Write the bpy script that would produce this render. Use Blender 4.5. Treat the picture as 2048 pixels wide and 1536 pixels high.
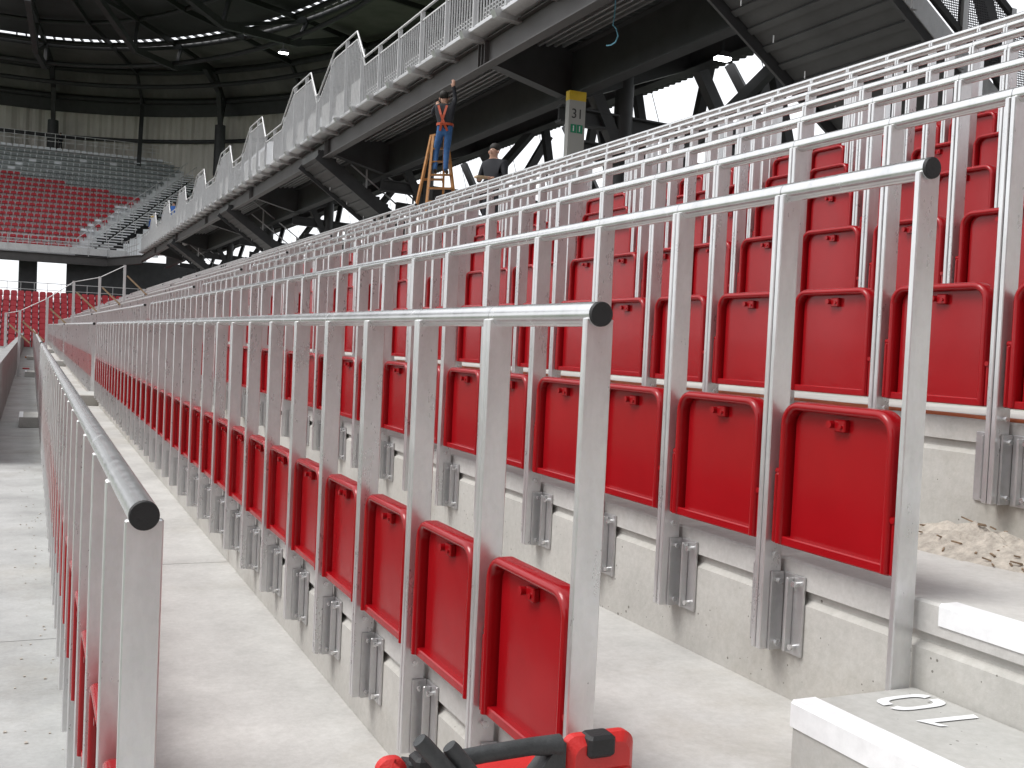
import bpy, math, random
import numpy as np
from mathutils import Vector, Matrix
random.seed(7)
R = math.radians
S = bpy.context.scene
for o in list(bpy.data.objects): bpy.data.objects.remove(o)

# ------------------------------------------------------------------ camera
FPX = 2127.0                                   # focal length in pixels of a 2048 wide picture
YAW, PIT, ROL = 0.42642, -0.03477, -0.04591
CAM = Vector((-0.17742, -1.82187, 0.30295))    # origin of the world: end of the front handrail
_fw = Vector((math.sin(YAW)*math.cos(PIT), math.cos(YAW)*math.cos(PIT), math.sin(PIT)))
_ri = Vector((math.cos(YAW), -math.sin(YAW), 0)); _dn = _fw.cross(_ri)
_c, _s = math.cos(ROL), math.sin(ROL)
CX = _c*_ri + _s*_dn; CY = -_s*_ri + _c*_dn; CZ = _fw
cd = bpy.data.cameras.new('camera'); cam = bpy.data.objects.new('camera', cd); S.collection.objects.link(cam)
cd.sensor_width = 36.0; cd.lens = FPX/2048*36; cd.clip_start = 0.05; cd.clip_end = 3000
m = Matrix((CX, -CY, -CZ)).transposed().to_4x4(); m.translation = CAM
cam.matrix_world = m
S.camera = cam
S.render.resolution_x, S.render.resolution_y = 1024, 768

# ------------------------------------------------------------------ world, sun, exposure
SUN_EL, SUN_ROT = R(55), R(284)
w = bpy.data.worlds.new('World'); S.world = w; w.use_nodes = True
nt = w.node_tree; nt.nodes.clear()
sky = nt.nodes.new('ShaderNodeTexSky'); sky.sky_type = 'NISHITA'; sky.sun_disc = False
sky.sun_elevation = SUN_EL; sky.sun_rotation = SUN_ROT; sky.dust_density = 3.0; sky.air_density = 1.0
hs = nt.nodes.new('ShaderNodeHueSaturation'); hs.inputs['Saturation'].default_value = 0.16
mixw = nt.nodes.new('ShaderNodeMix'); mixw.data_type = 'RGBA'; mixw.inputs[0].default_value = 0.6
mixw.inputs[7].default_value = (10.2, 10.4, 10.8, 1)
bg = nt.nodes.new('ShaderNodeBackground'); bg.inputs['Strength'].default_value = 0.105
wo = nt.nodes.new('ShaderNodeOutputWorld')
nt.links.new(sky.outputs[0], hs.inputs['Color']); nt.links.new(hs.outputs[0], mixw.inputs[6])
nt.links.new(mixw.outputs[2], bg.inputs['Color']); nt.links.new(bg.outputs[0], wo.inputs['Surface'])
sd = bpy.data.lights.new('sun', 'SUN'); sd.energy = 1.4; sd.angle = R(25); sd.color = (1.0, 0.97, 0.93)
sun = bpy.data.objects.new('sun', sd); S.collection.objects.link(sun)
sun.rotation_euler = Vector((-0.97*math.cos(SUN_EL), 0.24*math.cos(SUN_EL), math.sin(SUN_EL))).to_track_quat('Z', 'Y').to_euler()
S.view_settings.view_transform = 'Standard'; S.view_settings.look = 'None'
S.view_settings.exposure = 0.72; S.view_settings.gamma = 1.0
S.render.engine = 'CYCLES'

# ------------------------------------------------------------------ pixel helpers (a pixel gives a direction; a plane gives the distance)
def ray(u, v): return (CX*((u-1024)/FPX) + CY*((v-768)/FPX) + CZ)
def px(u, v, ax, val):
    d = ray(u, v); return CAM + d*((val-CAM[ax])/d[ax])

# ------------------------------------------------------------------ mesh helpers
COL = S.collection
class MB:
    def __init__(s): s.v = []; s.f = []; s.sm = []
    def add(s, vs, fs, smooth=False):
        b = len(s.v); s.v += [tuple(p) for p in vs]; s.f += [tuple(b+i for i in f) for f in fs]; s.sm += [smooth]*len(fs); return s
    def box(s, x0, x1, y0, y1, z0, z1):
        return s.add([(x0,y0,z0),(x1,y0,z0),(x1,y1,z0),(x0,y1,z0),(x0,y0,z1),(x1,y0,z1),(x1,y1,z1),(x0,y1,z1)],
                     [(0,3,2,1),(4,5,6,7),(0,1,5,4),(1,2,6,5),(2,3,7,6),(3,0,4,7)])
    def cbox(s, x0, x1, y0, y1, z0, z1, c):                      # box with its vertical and horizontal edges chamfered
        pts = []
        for z, i in ((z0, c), (z0+c, 0), (z1-c, 0), (z1, c)):
            a, b, d, e = x0+i, x1-i, y0+i, y1-i
            k = c if i == 0 else c*0.6
            pts += [(a+k,d,z),(b-k,d,z),(b,d+k,z),(b,e-k,z),(b-k,e,z),(a+k,e,z),(a,e-k,z),(a,d+k,z)]
        fs = [tuple(range(7,-1,-1)), tuple(range(24,32))]
        for l in range(3):
            for i in range(8): j = (i+1) % 8; fs.append((l*8+i, l*8+j, l*8+8+j, l*8+8+i))
        return s.add(pts, fs)
    def bar(s, a, b, w, h, up=(0,0,1)):                           # rectangular bar from a to b
        a, b = Vector(a), Vector(b); d = (b-a).normalized(); u = Vector(up)
        if abs(d.dot(u)) > 0.98: u = Vector((1,0,0))
        sx = d.cross(u).normalized()*w/2; sy = sx.cross(d).normalized()*h/2
        vs = [p+i*sx+j*sy for p in (a,b) for i,j in ((-1,-1),(1,-1),(1,1),(-1,1))]
        return s.add(vs, [(3,2,1,0),(4,5,6,7),(0,1,5,4),(1,2,6,5),(2,3,7,6),(3,0,4,7)])
    def ibeam(s, a, b, w, h, t, up=(0,0,1)):
        a, b = Vector(a), Vector(b); d = (b-a).normalized(); sx = d.cross(Vector(up)).normalized(); uu = sx.cross(d)
        s.bar(a, b, t, h-2*t, up); s.bar(a+uu*(h/2-t/2), b+uu*(h/2-t/2), w, t, up); s.bar(a-uu*(h/2-t/2), b-uu*(h/2-t/2), w, t, up); return s
    def tube(s, pts, r, n=10, caps=True, smooth=True):
        pts = [Vector(p) for p in pts]; rs = r if isinstance(r, (list,tuple)) else [r]*len(pts)
        rings = []
        for i, p in enumerate(pts):
            d = (pts[min(i+1,len(pts)-1)]-pts[max(i-1,0)]).normalized()
            u = Vector((0,0,1)) if abs(d.z) < 0.95 else Vector((1,0,0))
            a = d.cross(u).normalized(); b = a.cross(d)
            rings.append([p+a*(rs[i]*math.cos(t*2*math.pi/n))+b*(rs[i]*math.sin(t*2*math.pi/n)) for t in range(n)])
        vs = [q for g in rings for q in g]; fs = []
        for i in range(len(pts)-1):
            for t in range(n): k = (t+1) % n; fs.append((i*n+t, i*n+k, i*n+n+k, i*n+n+t))
        s.add(vs, fs, smooth)
        if caps:
            s.add(rings[0], [tuple(range(n-1,-1,-1))]); s.add(rings[-1], [tuple(range(n))])
        return s
    def prism(s, poly, d):                                        # polygon (list of points) pushed along vector d
        n = len(poly); d = Vector(d); a = [Vector(p) for p in poly]
        fs = [tuple(range(n-1,-1,-1)), tuple(range(n,2*n))] + [(i,(i+1)%n,n+(i+1)%n,n+i) for i in range(n)]
        return s.add(a+[p+d for p in a], fs)
    def mesh(s, name, mat, fix=True):
        me = bpy.data.meshes.new(name); me.from_pydata(s.v, [], s.f); me.update()
        me.polygons.foreach_set('use_smooth', s.sm)
        if fix:
            import bmesh
            bm = bmesh.new(); bm.from_mesh(me); bmesh.ops.recalc_face_normals(bm, faces=bm.faces); bm.to_mesh(me); bm.free()
        me.materials.append(mat); return me
    def build(s, name, mat, parent=None, loc=None, fix=True): return put(name, s.mesh(name, mat, fix), parent, loc)
def put(name, me, parent=None, loc=None, rot=None):
    o = bpy.data.objects.new(name, me); COL.objects.link(o)
    if parent: o.parent = parent
    if loc: o.location = loc
    if rot: o.rotation_euler = rot
    return o
def tag(o, label=None, cat=None, group=None, kind=None):
    if label: o['label'] = label
    if cat: o['category'] = cat
    if group: o['group'] = group
    if kind: o['kind'] = kind
    return o
def empty(name, loc=(0,0,0), rz=0):
    o = bpy.data.objects.new(name, None); COL.objects.link(o); o.location = loc; o.rotation_euler = (0,0,rz); o.empty_display_size = 0.1; return o

# ------------------------------------------------------------------ materials
def mat(name, col, rough=0.6, metal=0.0, var=0.0, scale=6.0, bump=0.0, bscale=60.0, spec=0.5, tint=None):
    M = bpy.data.materials.new(name); M.use_nodes = True; n = M.node_tree.nodes; l = M.node_tree.links; b = n['Principled BSDF']
    b.inputs['Base Color'].default_value = (*col, 1); b.inputs['Roughness'].default_value = rough; b.inputs['Metallic'].default_value = metal
    b.inputs['Specular IOR Level'].default_value = spec
    tc = n.new('ShaderNodeTexCoord')
    if var:
        no = n.new('ShaderNodeTexNoise'); no.inputs['Scale'].default_value = scale; no.inputs['Detail'].default_value = 6; no.inputs['Roughness'].default_value = 0.65
        cr = n.new('ShaderNodeValToRGB'); t = tint or col
        cr.color_ramp.elements[0].position = 0.3; cr.color_ramp.elements[1].position = 0.7
        cr.color_ramp.elements[0].color = (*[c*(1-var) for c in t], 1); cr.color_ramp.elements[1].color = (*[min(1, c*(1+var*0.6)) for c in col], 1)
        geo = n.new('ShaderNodeNewGeometry')
        l.new(geo.outputs['Position'], no.inputs['Vector']); l.new(no.outputs['Fac'], cr.inputs['Fac']); l.new(cr.outputs[0], b.inputs['Base Color'])
    if bump:
        nb = n.new('ShaderNodeTexNoise'); nb.inputs['Scale'].default_value = bscale; nb.inputs['Detail'].default_value = 4
        bp = n.new('ShaderNodeBump'); bp.inputs['Strength'].default_value = bump; bp.inputs['Distance'].default_value = 0.01
        geo2 = n.new('ShaderNodeNewGeometry'); l.new(geo2.outputs['Position'], nb.inputs['Vector'])
        l.new(nb.outputs['Fac'], bp.inputs['Height']); l.new(bp.outputs[0], b.inputs['Normal'])
    return M
def concrete(name, base, pits=True, dirt=0.25):
    M = bpy.data.materials.new(name); M.use_nodes = True; n = M.node_tree.nodes; l = M.node_tree.links; b = n['Principled BSDF']
    b.inputs['Roughness'].default_value = 0.85; b.inputs['Specular IOR Level'].default_value = 0.25
    g = n.new('ShaderNodeNewGeometry')
    def noise(sc, det, ro=0.6):
        x = n.new('ShaderNodeTexNoise'); x.inputs['Scale'].default_value = sc; x.inputs['Detail'].default_value = det; x.inputs['Roughness'].default_value = ro
        l.new(g.outputs['Position'], x.inputs['Vector']); return x
    def ramp(src, p0, p1, c0, c1):
        r = n.new('ShaderNodeValToRGB'); r.color_ramp.elements[0].position = p0; r.color_ramp.elements[1].position = p1
        r.color_ramp.elements[0].color = (*c0,1); r.color_ramp.elements[1].color = (*c1,1); l.new(src, r.inputs['Fac']); return r
    def mul(a, c):
        x = n.new('ShaderNodeMix'); x.data_type = 'RGBA'; x.blend_type = 'MULTIPLY'; x.inputs[0].default_value = 1.0
        l.new(a, x.inputs[6]); l.new(c, x.inputs[7]); return x.outputs[2]
    big = ramp(noise(1.7, 7, 0.7).outputs['Fac'], 0.3, 0.72, tuple(c*(1-dirt) for c in base), tuple(min(1, c*1.07) for c in base))
    fine = ramp(noise(45, 5, 0.7).outputs['Fac'], 0.3, 0.7, (0.86,0.86,0.85), (1,1,1))
    out = mul(big.outputs[0], fine.outputs[0])
    stain = ramp(noise(0.6, 8, 0.75).outputs['Fac'], 0.5, 0.72, (1,1,1), (0.82,0.79,0.74)); out = mul(out, stain.outputs[0])
    if pits:
        vo = n.new('ShaderNodeTexVoronoi'); vo.inputs['Scale'].default_value = 38; vo.inputs['Randomness'].default_value = 1.0
        l.new(g.outputs['Position'], vo.inputs['Vector'])
        sz = noise(5, 3)                                             # pit size changes from place to place, most cells have none
        mth = n.new('ShaderNodeMath'); mth.operation = 'MULTIPLY_ADD'; mth.inputs[1].default_value = 0.5; mth.inputs[2].default_value = -0.17
        l.new(sz.outputs['Fac'], mth.inputs[0])
        lt = n.new('ShaderNodeMath'); lt.operation = 'LESS_THAN'; l.new(vo.outputs['Distance'], lt.inputs[0])
        sel = n.new('ShaderNodeMath'); sel.operation = 'MULTIPLY'; sep = n.new('ShaderNodeSeparateColor'); l.new(vo.outputs['Color'], sep.inputs[0])
        gt = n.new('ShaderNodeMath'); gt.operation = 'GREATER_THAN'; gt.inputs[1].default_value = 0.62; l.new(sep.outputs[0], gt.inputs[0])
        l.new(mth.outputs[0], sel.inputs[0]); l.new(gt.outputs[0], sel.inputs[1]); l.new(sel.outputs[0], lt.inputs[1])
        pr = ramp(lt.outputs[0], 0.0, 1.0, (1,1,1), (0.42,0.41,0.39)); out = mul(out, pr.outputs[0])
    l.new(out, b.inputs['Base Color'])
    bp = n.new('ShaderNodeBump'); bp.inputs['Strength'].default_value = 0.25; bp.inputs['Distance'].default_value = 0.004
    l.new(noise(80, 5).outputs['Fac'], bp.inputs['Height']); l.new(bp.outputs[0], b.inputs['Normal'])
    return M
def galv(name, base=0.6, rough=0.34, metal=0.9):
    M = bpy.data.materials.new(name); M.use_nodes = True; n = M.node_tree.nodes; l = M.node_tree.links; b = n['Principled BSDF']
    b.inputs['Metallic'].default_value = metal
    g = n.new('ShaderNodeNewGeometry')
    no = n.new('ShaderNodeTexNoise'); no.inputs['Scale'].default_value = 14; no.inputs['Detail'].default_value = 7; no.inputs['Roughness'].default_value = 0.7
    vo = n.new('ShaderNodeTexVoronoi'); vo.inputs['Scale'].default_value = 90
    mp = n.new('ShaderNodeMapping'); mp.inputs['Scale'].default_value = (1,1,0.35)
    l.new(g.outputs['Position'], mp.inputs[0]); l.new(mp.outputs[0], no.inputs['Vector']); l.new(g.outputs['Position'], vo.inputs['Vector'])
    r = n.new('ShaderNodeValToRGB'); r.color_ramp.elements[0].position = 0.3; r.color_ramp.elements[1].position = 0.72
    r.color_ramp.elements[0].color = (base*0.82, base*0.83, base*0.845, 1); r.color_ramp.elements[1].color = (base*1.06, base*1.065, base*1.07, 1)
    l.new(no.outputs['Fac'], r.inputs['Fac'])
    mx = n.new('ShaderNodeMix'); mx.data_type = 'RGBA'; mx.blend_type = 'OVERLAY'; mx.inputs[0].default_value = 0.05
    l.new(r.outputs[0], mx.inputs[6]); l.new(vo.outputs['Color'], mx.inputs[7])
    hsn = n.new('ShaderNodeHueSaturation'); hsn.inputs['Saturation'].default_value = 0.25; l.new(mx.outputs[2], hsn.inputs['Color']); l.new(hsn.outputs[0], b.inputs['Base Color'])
    rr = n.new('ShaderNodeMapRange'); rr.inputs[3].default_value = rough-0.08; rr.inputs[4].default_value = rough+0.16
    l.new(no.outputs['Fac'], rr.inputs[0]); l.new(rr.outputs[0], b.inputs['Roughness'])
    bp = n.new('ShaderNodeBump'); bp.inputs['Strength'].default_value = 0.12; bp.inputs['Distance'].default_value = 0.003
    l.new(no.outputs['Fac'], bp.inputs['Height']); l.new(bp.outputs[0], b.inputs['Normal'])
    return M
M_TREAD = concrete('tread_concrete', (0.60,0.59,0.57), pits=False)
M_RISER = concrete('riser_concrete', (0.55,0.54,0.51), pits=True, dirt=0.2)
M_WALK = concrete('walkway_concrete', (0.45,0.455,0.45), pits=False, dirt=0.3)
M_STEP = concrete('step_concrete', (0.50,0.495,0.475), pits=True, dirt=0.15)
M_PAR = concrete('parapet_concrete', (0.36,0.36,0.36), pits=False)
M_GALV = galv('galvanised_post', 0.70, 0.26, 0.70)
M_TUBE = galv('galvanised_tube', 0.72, 0.20, 0.82)
M_GFAR = galv('galvanised_far', 0.62, 0.5, 0.4)
M_GUARD = galv('galvanised_guard', 0.62, 0.45, 0.35)
M_BRK = galv('galvanised_bracket', 0.6, 0.35, 0.8)
M_RED = mat('red_plastic', (0.295,0.004,0.0075), 0.20, 0, 0.10, 3.0, 0.05, 25, 0.4)
M_RED2 = mat('red_seat_far', (0.44,0.014,0.026), 0.4)
M_GREYSEAT = mat('grey_seat', (0.24,0.265,0.265), 0.5)
M_WRAP = mat('white_wrapping', (0.75,0.77,0.8), 0.35)
M_BLACK = mat('black_rubber', (0.016,0.016,0.017), 0.6, 0, 0.2, 40, 0.2, 200)
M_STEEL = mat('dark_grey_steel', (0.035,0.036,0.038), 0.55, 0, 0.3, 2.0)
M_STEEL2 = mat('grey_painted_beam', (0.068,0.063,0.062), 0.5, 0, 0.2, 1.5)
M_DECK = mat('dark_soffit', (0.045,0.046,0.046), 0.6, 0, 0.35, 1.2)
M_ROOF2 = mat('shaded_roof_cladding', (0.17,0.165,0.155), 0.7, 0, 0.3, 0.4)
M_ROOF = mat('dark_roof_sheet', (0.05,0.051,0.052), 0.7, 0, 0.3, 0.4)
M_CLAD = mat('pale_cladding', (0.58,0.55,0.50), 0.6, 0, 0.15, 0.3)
M_PALE = mat('pale_grey_steel', (0.78,0.80,0.81), 0.5, 0, 0.12, 0.8)
M_WHITE = mat('white_paint', (0.80,0.81,0.82), 0.5, 0, 0.10, 20)
M_WOOD = mat('ladder_wood', (0.42,0.19,0.055), 0.55, 0, 0.3, 8)
M_PLANK = mat('pale_wood', (0.42,0.31,0.19), 0.7, 0, 0.3, 12)
M_YELL = mat('yellow_paint', (0.62,0.42,0.02), 0.5, 0, 0.1, 5)
M_SIGNW = mat('sign_white', (0.34,0.34,0.32), 0.5)
M_SIGNK = mat('sign_black', (0.03,0.03,0.03), 0.5)
M_GREEN = mat('sign_green', (0.01,0.22,0.11), 0.5)
M_ORANGE = mat('orange_cable', (0.58,0.16,0.06), 0.5)
M_ROPE = mat('blue_rope', (0.16,0.42,0.55), 0.7)
M_REDCASE = mat('red_case_plastic', (0.56,0.022,0.02), 0.42, 0, 0.12, 15, 0.15, 250)
M_DKGREY = mat('dark_grey_rubber', (0.045,0.048,0.05), 0.55, 0, 0.35, 30, 0.2, 150)
M_SAND = mat('dry_sand', (0.46,0.42,0.365), 0.95, 0, 0.35, 30, 0.6, 90)
M_BARK = mat('wood_chip', (0.24,0.17,0.11), 0.9, 0, 0.4, 40)
M_PITCH = mat('bare_pitch', (0.06,0.09,0.04), 0.95, 0, 0.3, 0.3)
M_SKIN = mat('skin', (0.42,0.24,0.17), 0.55)
M_JEANS = mat('blue_denim', (0.03,0.10,0.25), 0.85, 0, 0.3, 14)
M_BLUEW = mat('blue_workwear', (0.02,0.09,0.32), 0.85)
M_DARKJ = mat('dark_jacket', (0.014,0.015,0.02), 0.85)
M_BOOT = mat('work_boot', (0.05,0.035,0.02), 0.7)
M_HAIR = mat('dark_hair', (0.01,0.008,0.006), 0.7)
M_HARN = mat('orange_webbing', (0.36,0.05,0.012), 0.6)
M_HELM = mat('yellow_helmet', (0.75,0.50,0.02), 0.35)
M_LAMP = bpy.data.materials.new('lit_lamp'); M_LAMP.use_nodes = True
_b = M_LAMP.node_tree.nodes['Principled BSDF']; _b.inputs['Emission Color'].default_value = (0.95,0.97,1,1); _b.inputs['Emission Strength'].default_value = 12
M_MESH = bpy.data.materials.new('perforated_mesh'); M_MESH.use_nodes = True      # woven wire infill: too fine to build
_n = M_MESH.node_tree.nodes; _l = M_MESH.node_tree.links; _b = _n['Principled BSDF']; _b.inputs['Base Color'].default_value = (0.08,0.08,0.085,1); _b.inputs['Metallic'].default_value = 0.5
_vo = _n.new('ShaderNodeTexVoronoi'); _vo.inputs['Scale'].default_value = 34; _vo.inputs['Randomness'].default_value = 0.0
_g = _n.new('ShaderNodeNewGeometry'); _l.new(_g.outputs['Position'], _vo.inputs['Vector'])
_gt = _n.new('ShaderNodeMath'); _gt.operation = 'GREATER_THAN'; _gt.inputs[1].default_value = 0.31; _l.new(_vo.outputs['Distance'], _gt.inputs[0]); _l.new(_gt.outputs[0], _b.inputs['Alpha'])

# ------------------------------------------------------------------ the terrace
T, H, RG, F = 0.83249, 0.37467, 0.000762, -1.36      # tread, rise, growth of the rise, floor below the handrail
NROW = 9
def rx(i): return i*T
def rz(i): return H*i + RG*i*(i-1)/2
RIS = 0.045                                          # riser face behind the handrail line
NSEAT, PITCH, AISLE = 34, 0.5, 1.2
BLK = NSEAT*PITCH + AISLE
YEND = 84.0
JOINTS = [-36.81 + 10.27*k for k in range(13)]

pitch = MB().box(-900, 900, -900, 1500, -3.4, -3.2).build('ground', M_PITCH); tag(pitch, kind='structure')
terr = tag(empty('terrace', (0,0,rz(0)+F)), kind='structure')
def wset(parent): return Vector(parent.location)
for i in range(NROW+1):
    x0 = rx(i-1)+RIS if i > 0 else -2.60
    x1 = rx(i)+RIS; top = rz(i)+F
    if i == NROW: x1 = 20.0
    for k in range(len(JOINTS)-1):
        y0, y1 = JOINTS[k]+0.004, JOINTS[k+1]-0.004
        if y0 > YEND: continue
        b = MB(); ch = 0.006
        prof = [(x0, top-0.073), (x1-0.001, top-0.073), (x1-0.001, top), (x0+ch, top), (x0, top-ch)]
        b.prism([(p[0], y0, p[1]) for p in prof], (0, y1-y0, 0))
        b.build('tread_slab', M_WALK if i == 0 else M_TREAD, terr, -wset(terr))
        if i < NROW:
            xr = x1; zt = rz(i+1)+F
            prof = [(xr, top-0.12), (xr+0.25, top-0.12), (xr+0.25, zt-0.0735), (xr+0.018, zt-0.0735), (xr+0.018, zt-0.098), (xr+0.008, zt-0.106), (xr, zt-0.112)]
            MB().prism([(p[0], y0, p[1]) for p in prof], (0, y1-y0, 0)).build('riser_slab', M_RISER, terr, -wset(terr))
# front parapet between walkway and pitch
par = MB()
for k in range(5, len(JOINTS)-1): par.box(-0.78, -0.605, JOINTS[k]+0.005-(2.4 if k == 5 else 0), JOINTS[k+1]-0.005, -3.1, -0.33)
tag(par.build('parapet_wall', M_PAR), 'low grey concrete parapet along the pitch side of the front walkway', 'wall')

# aisle steps ------------------------------------------------------
def nosing_bar(b, x, y0, y1, z, wt=0.062, ht=0.055):
    prof = [(x-0.004, z-ht), (x-0.004, z-0.004), (x+0.002, z+0.003), (x+wt, z+0.003), (x+wt, z-0.004), (x+0.004, z-0.004), (x+0.004, z-ht)]
    return b.prism([(p[0], y0, p[1]) for p in prof], (0, y1-y0, 0))
ords = ['front', 'second', 'third', 'fourth', 'fifth', 'sixth', 'seventh', 'eighth', 'ninth', 'tenth']
def aisle_step(i, y0, y1, label, zero=False):
    z0, xr = rz(i)+F, rx(i)+RIS
    t = empty('aisle_step', (xr, y1, z0)); off = -Vector((xr, y1, z0))
    zt = z0+0.172
    MB().cbox(xr-0.356, xr-0.003, y0, y1, z0+0.001, zt, 0.008).build('block', M_STEP, t, off)
    nosing_bar(MB(), xr-0.356, y0+0.004, y1-0.002, zt).build('nosing', M_WHITE, t, off)
    tag(t, label, 'step', 'concrete aisle steps')
    return t, off, zt
for a in range(4):
    ya0, ya1 = a*BLK-AISLE, a*BLK
    for i in range(0, NROW):
        if a > 1 and i > 3: continue
        t, off, zt = aisle_step(i, ya0+(0.02 if a else -0.3), ya1-0.0, {0: 'concrete block step with white nosing in the near aisle at the %s seat row' % ords[i],
             1: 'concrete block step in the aisle beyond the first seat block at the %s row' % ords[i]}.get(a, 'small far concrete block step of the %s aisle from the camera at the %s row' % (ords[a], ords[i])))
        if a == 0 and i == 2:
            t['label'] = 'concrete block step painted with a white number 10 and white nosing'
            z = zt+0.0025
            zo = MB(); n = 28; cxx, cyy, hx, hy = 1.606, -0.092, 0.079, 0.042
            def sq(k, ax, ay, e=3.4):
                c, s_ = math.cos(2*math.pi*k/n), math.sin(2*math.pi*k/n)
                return (cxx+ax*math.copysign(abs(c)**(2/e), c), cyy+ay*math.copysign(abs(s_)**(2/e), s_))
            for k in range(n):
                if k in (0, 14): continue                              # breaks of the stencil
                p, q_, r_, s_ = sq(k,hx,hy), sq(k+1,hx,hy), sq(k+1,hx-0.028,hy-0.016), sq(k,hx-0.028,hy-0.016)
                zo.add([(p[0],p[1],z),(q_[0],q_[1],z),(r_[0],r_[1],z),(s_[0],s_[1],z)], [(0,1,2,3)])
            zo.build('painted_zero', M_WHITE, t, off)
            on = MB().add([(1.523,-0.187,z),(1.679,-0.196,z),(1.672,-0.216,z),(1.553,-0.208,z),(1.567,-0.234,z),(1.548,-0.230,z)], [(0,5,4,3),(0,3,2,1)])
            on.build('painted_one', M_WHITE, t, off)
    for i in range(0, NROW):
        if a > 1 and i > 3: continue
        xr, zt = rx(i)+RIS, rz(i+1)+F
        nb = nosing_bar(MB(), xr, ya0+(0.07 if a else -0.3), ya1-0.06, zt, 0.05, 0.048)
        o = nb.build('stair_nosing', M_WHITE, None)
        tag(o, 'white edge strip on the riser of the %s row in the %s aisle' % (ords[i], ['near','second','third','fourth'][a]), 'nosing', 'white riser edge strips')

# ------------------------------------------------------------------ rail seats
ZB = 1.232                                             # handrail above the foot of a post
PY0, PY1, PZ0, PZ1 = 0.046, 0.456, ZB-0.936, ZB-0.556
def rounded(y0, y1, z0, z1, r, n=7, rb=0.012):
    pts = [(y0+rb, z0), (y1-rb, z0), (y1, z0+rb)]
    for k in range(n+1): a = math.pi/2*k/n; pts.append((y1-r+r*math.cos(a), z1-r+r*math.sin(a)))
    for k in range(n+1): a = math.pi/2+math.pi/2*k/n; pts.append((y0+r+r*math.cos(a), z1-r+r*math.sin(a)))
    pts.append((y0, z0+rb)); return pts
def post_mesh(y0):
    b = MB(); a, c = -0.029, 0.032                     # channel: web towards the seat, two lips
    b.cbox(a, c, y0, y0+0.0175, 0.0, ZB-0.008, 0.0025); return b
def rim_path(n=8, r=0.062, ins=0.0):
    y0, y1, z0, z1 = PY0+ins, PY1-ins, PZ0, PZ1-ins
    pts = [(y1, z0), (y1, z0+0.12), (y1, z0+0.22)]
    for k in range(n+1): a = math.pi/2*k/n; pts.append((y1-r+r*math.cos(a), z1-r+r*math.sin(a)))
    for k in range(n+1): a = math.pi/2+math.pi/2*k/n; pts.append((y0+r+r*math.cos(a), z1-r+r*math.sin(a)))
    pts += [(y0, z0+0.22), (y0, z0+0.12), (y0, z0)]
    return pts
def seat_rim(n=8, full=True):
    b = MB(); outer, wdt = rim_path(n), 0.024
    inner = rim_path(n, 0.062-wdt, wdt)
    prof = [(0.0, 0.020), (0.0, -0.010), (0.15, -0.0185), (0.4, -0.0225), (0.7, -0.0215), (0.93, -0.016), (1.0, -0.006), (1.0, 0.016)] if full else [(0,0.02),(0,-0.012),(0.3,-0.022),(0.75,-0.021),(1,-0.008),(1,0.016)]
    k = len(prof); vs = []
    for (oy, oz), (iy, iz) in zip(outer, inner):
        for t, x in prof: vs.append((x, oy+(iy-oy)*t, oz+(iz-oz)*t))
    fs = []
    for i in range(len(outer)-1):
        for j in range(k-1): fs.append((i*k+j, i*k+j+1, i*k+k+j+1, i*k+k+j))
    b.add(vs, fs, True); return b
def seat_meshes(full=True):
    n = 8 if full else 3
    D = {}
    b = MB(); poly = rounded(PY0+0.022, PY1-0.034, PZ0+0.004, PZ1-0.020, 0.042, n if full else 3)
    b.prism([(0.008, y, z) for y, z in poly], (0.006, 0, 0))
    b.cbox(-0.012, 0.018, PY0+0.002, PY1-0.002, PZ0-0.004, PZ0+0.020, 0.003)        # bottom lip
    D['panel'] = b.mesh('seat_panel', M_RED)
    D['rim'] = seat_rim(n, full).mesh('rim', M_RED, fix=False)
    b = MB(); poly = rounded(PY0-0.020, PY1+0.018, PZ0+0.01, PZ1-0.026, 0.05, n if full else 3)
    b.prism([(0.026, y, z) for y, z in poly], (0.010, 0, 0)); D['back'] = b.mesh('backrest', M_RED)
    b = MB(); b.cbox(-0.016, 0.02, PY1+0.003, PY1+0.017, PZ0-0.002, PZ0+0.185, 0.004); b.tube([(-0.004, PY1-0.004, PZ0+0.19), (-0.004, PY1+0.018, PZ0+0.19)], 0.009, 8)
    D['hinge'] = b.mesh('hinge', M_RED); b = MB()
    b.cbox(-0.014, 0.018, PY0-0.014, PY0-0.002, PZ0-0.002, PZ0+0.125, 0.003); b.tube([(-0.018, PY0-0.008, PZ0+0.128), (0.010, PY0-0.008, PZ0+0.128)], 0.008, 8)
    D['hinge2'] = b.mesh('hinge', M_RED)
    b = MB(); b.cbox(-0.008, 0.009, 0.222, 0.262, PZ1-0.066, PZ1-0.034, 0.003); b.tube([(-0.020, 0.268, PZ1-0.048), (0.009, 0.268, PZ1-0.048)], 0.010, 10); b.tube([(-0.012, 0.236, PZ1-0.052), (0.0, 0.236, PZ1-0.052)], 0.006, 6)
    D['latch'] = b.mesh('latch', M_RED)
    return D
SM = {True: seat_meshes(True), False: seat_meshes(False)}
ME_POST = [post_mesh(0.0020).mesh('post', M_GALV), post_mesh(0.4805).mesh('post', M_GALV)]
def rail_mesh(n): return MB().tube([(0, 0.0012, ZB), (0, 0.25, ZB), (0, 0.4988, ZB)], 0.0248, n).mesh('handrail', M_TUBE)
ME_RAIL = {True: rail_mesh(28), False: rail_mesh(12)}
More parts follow.
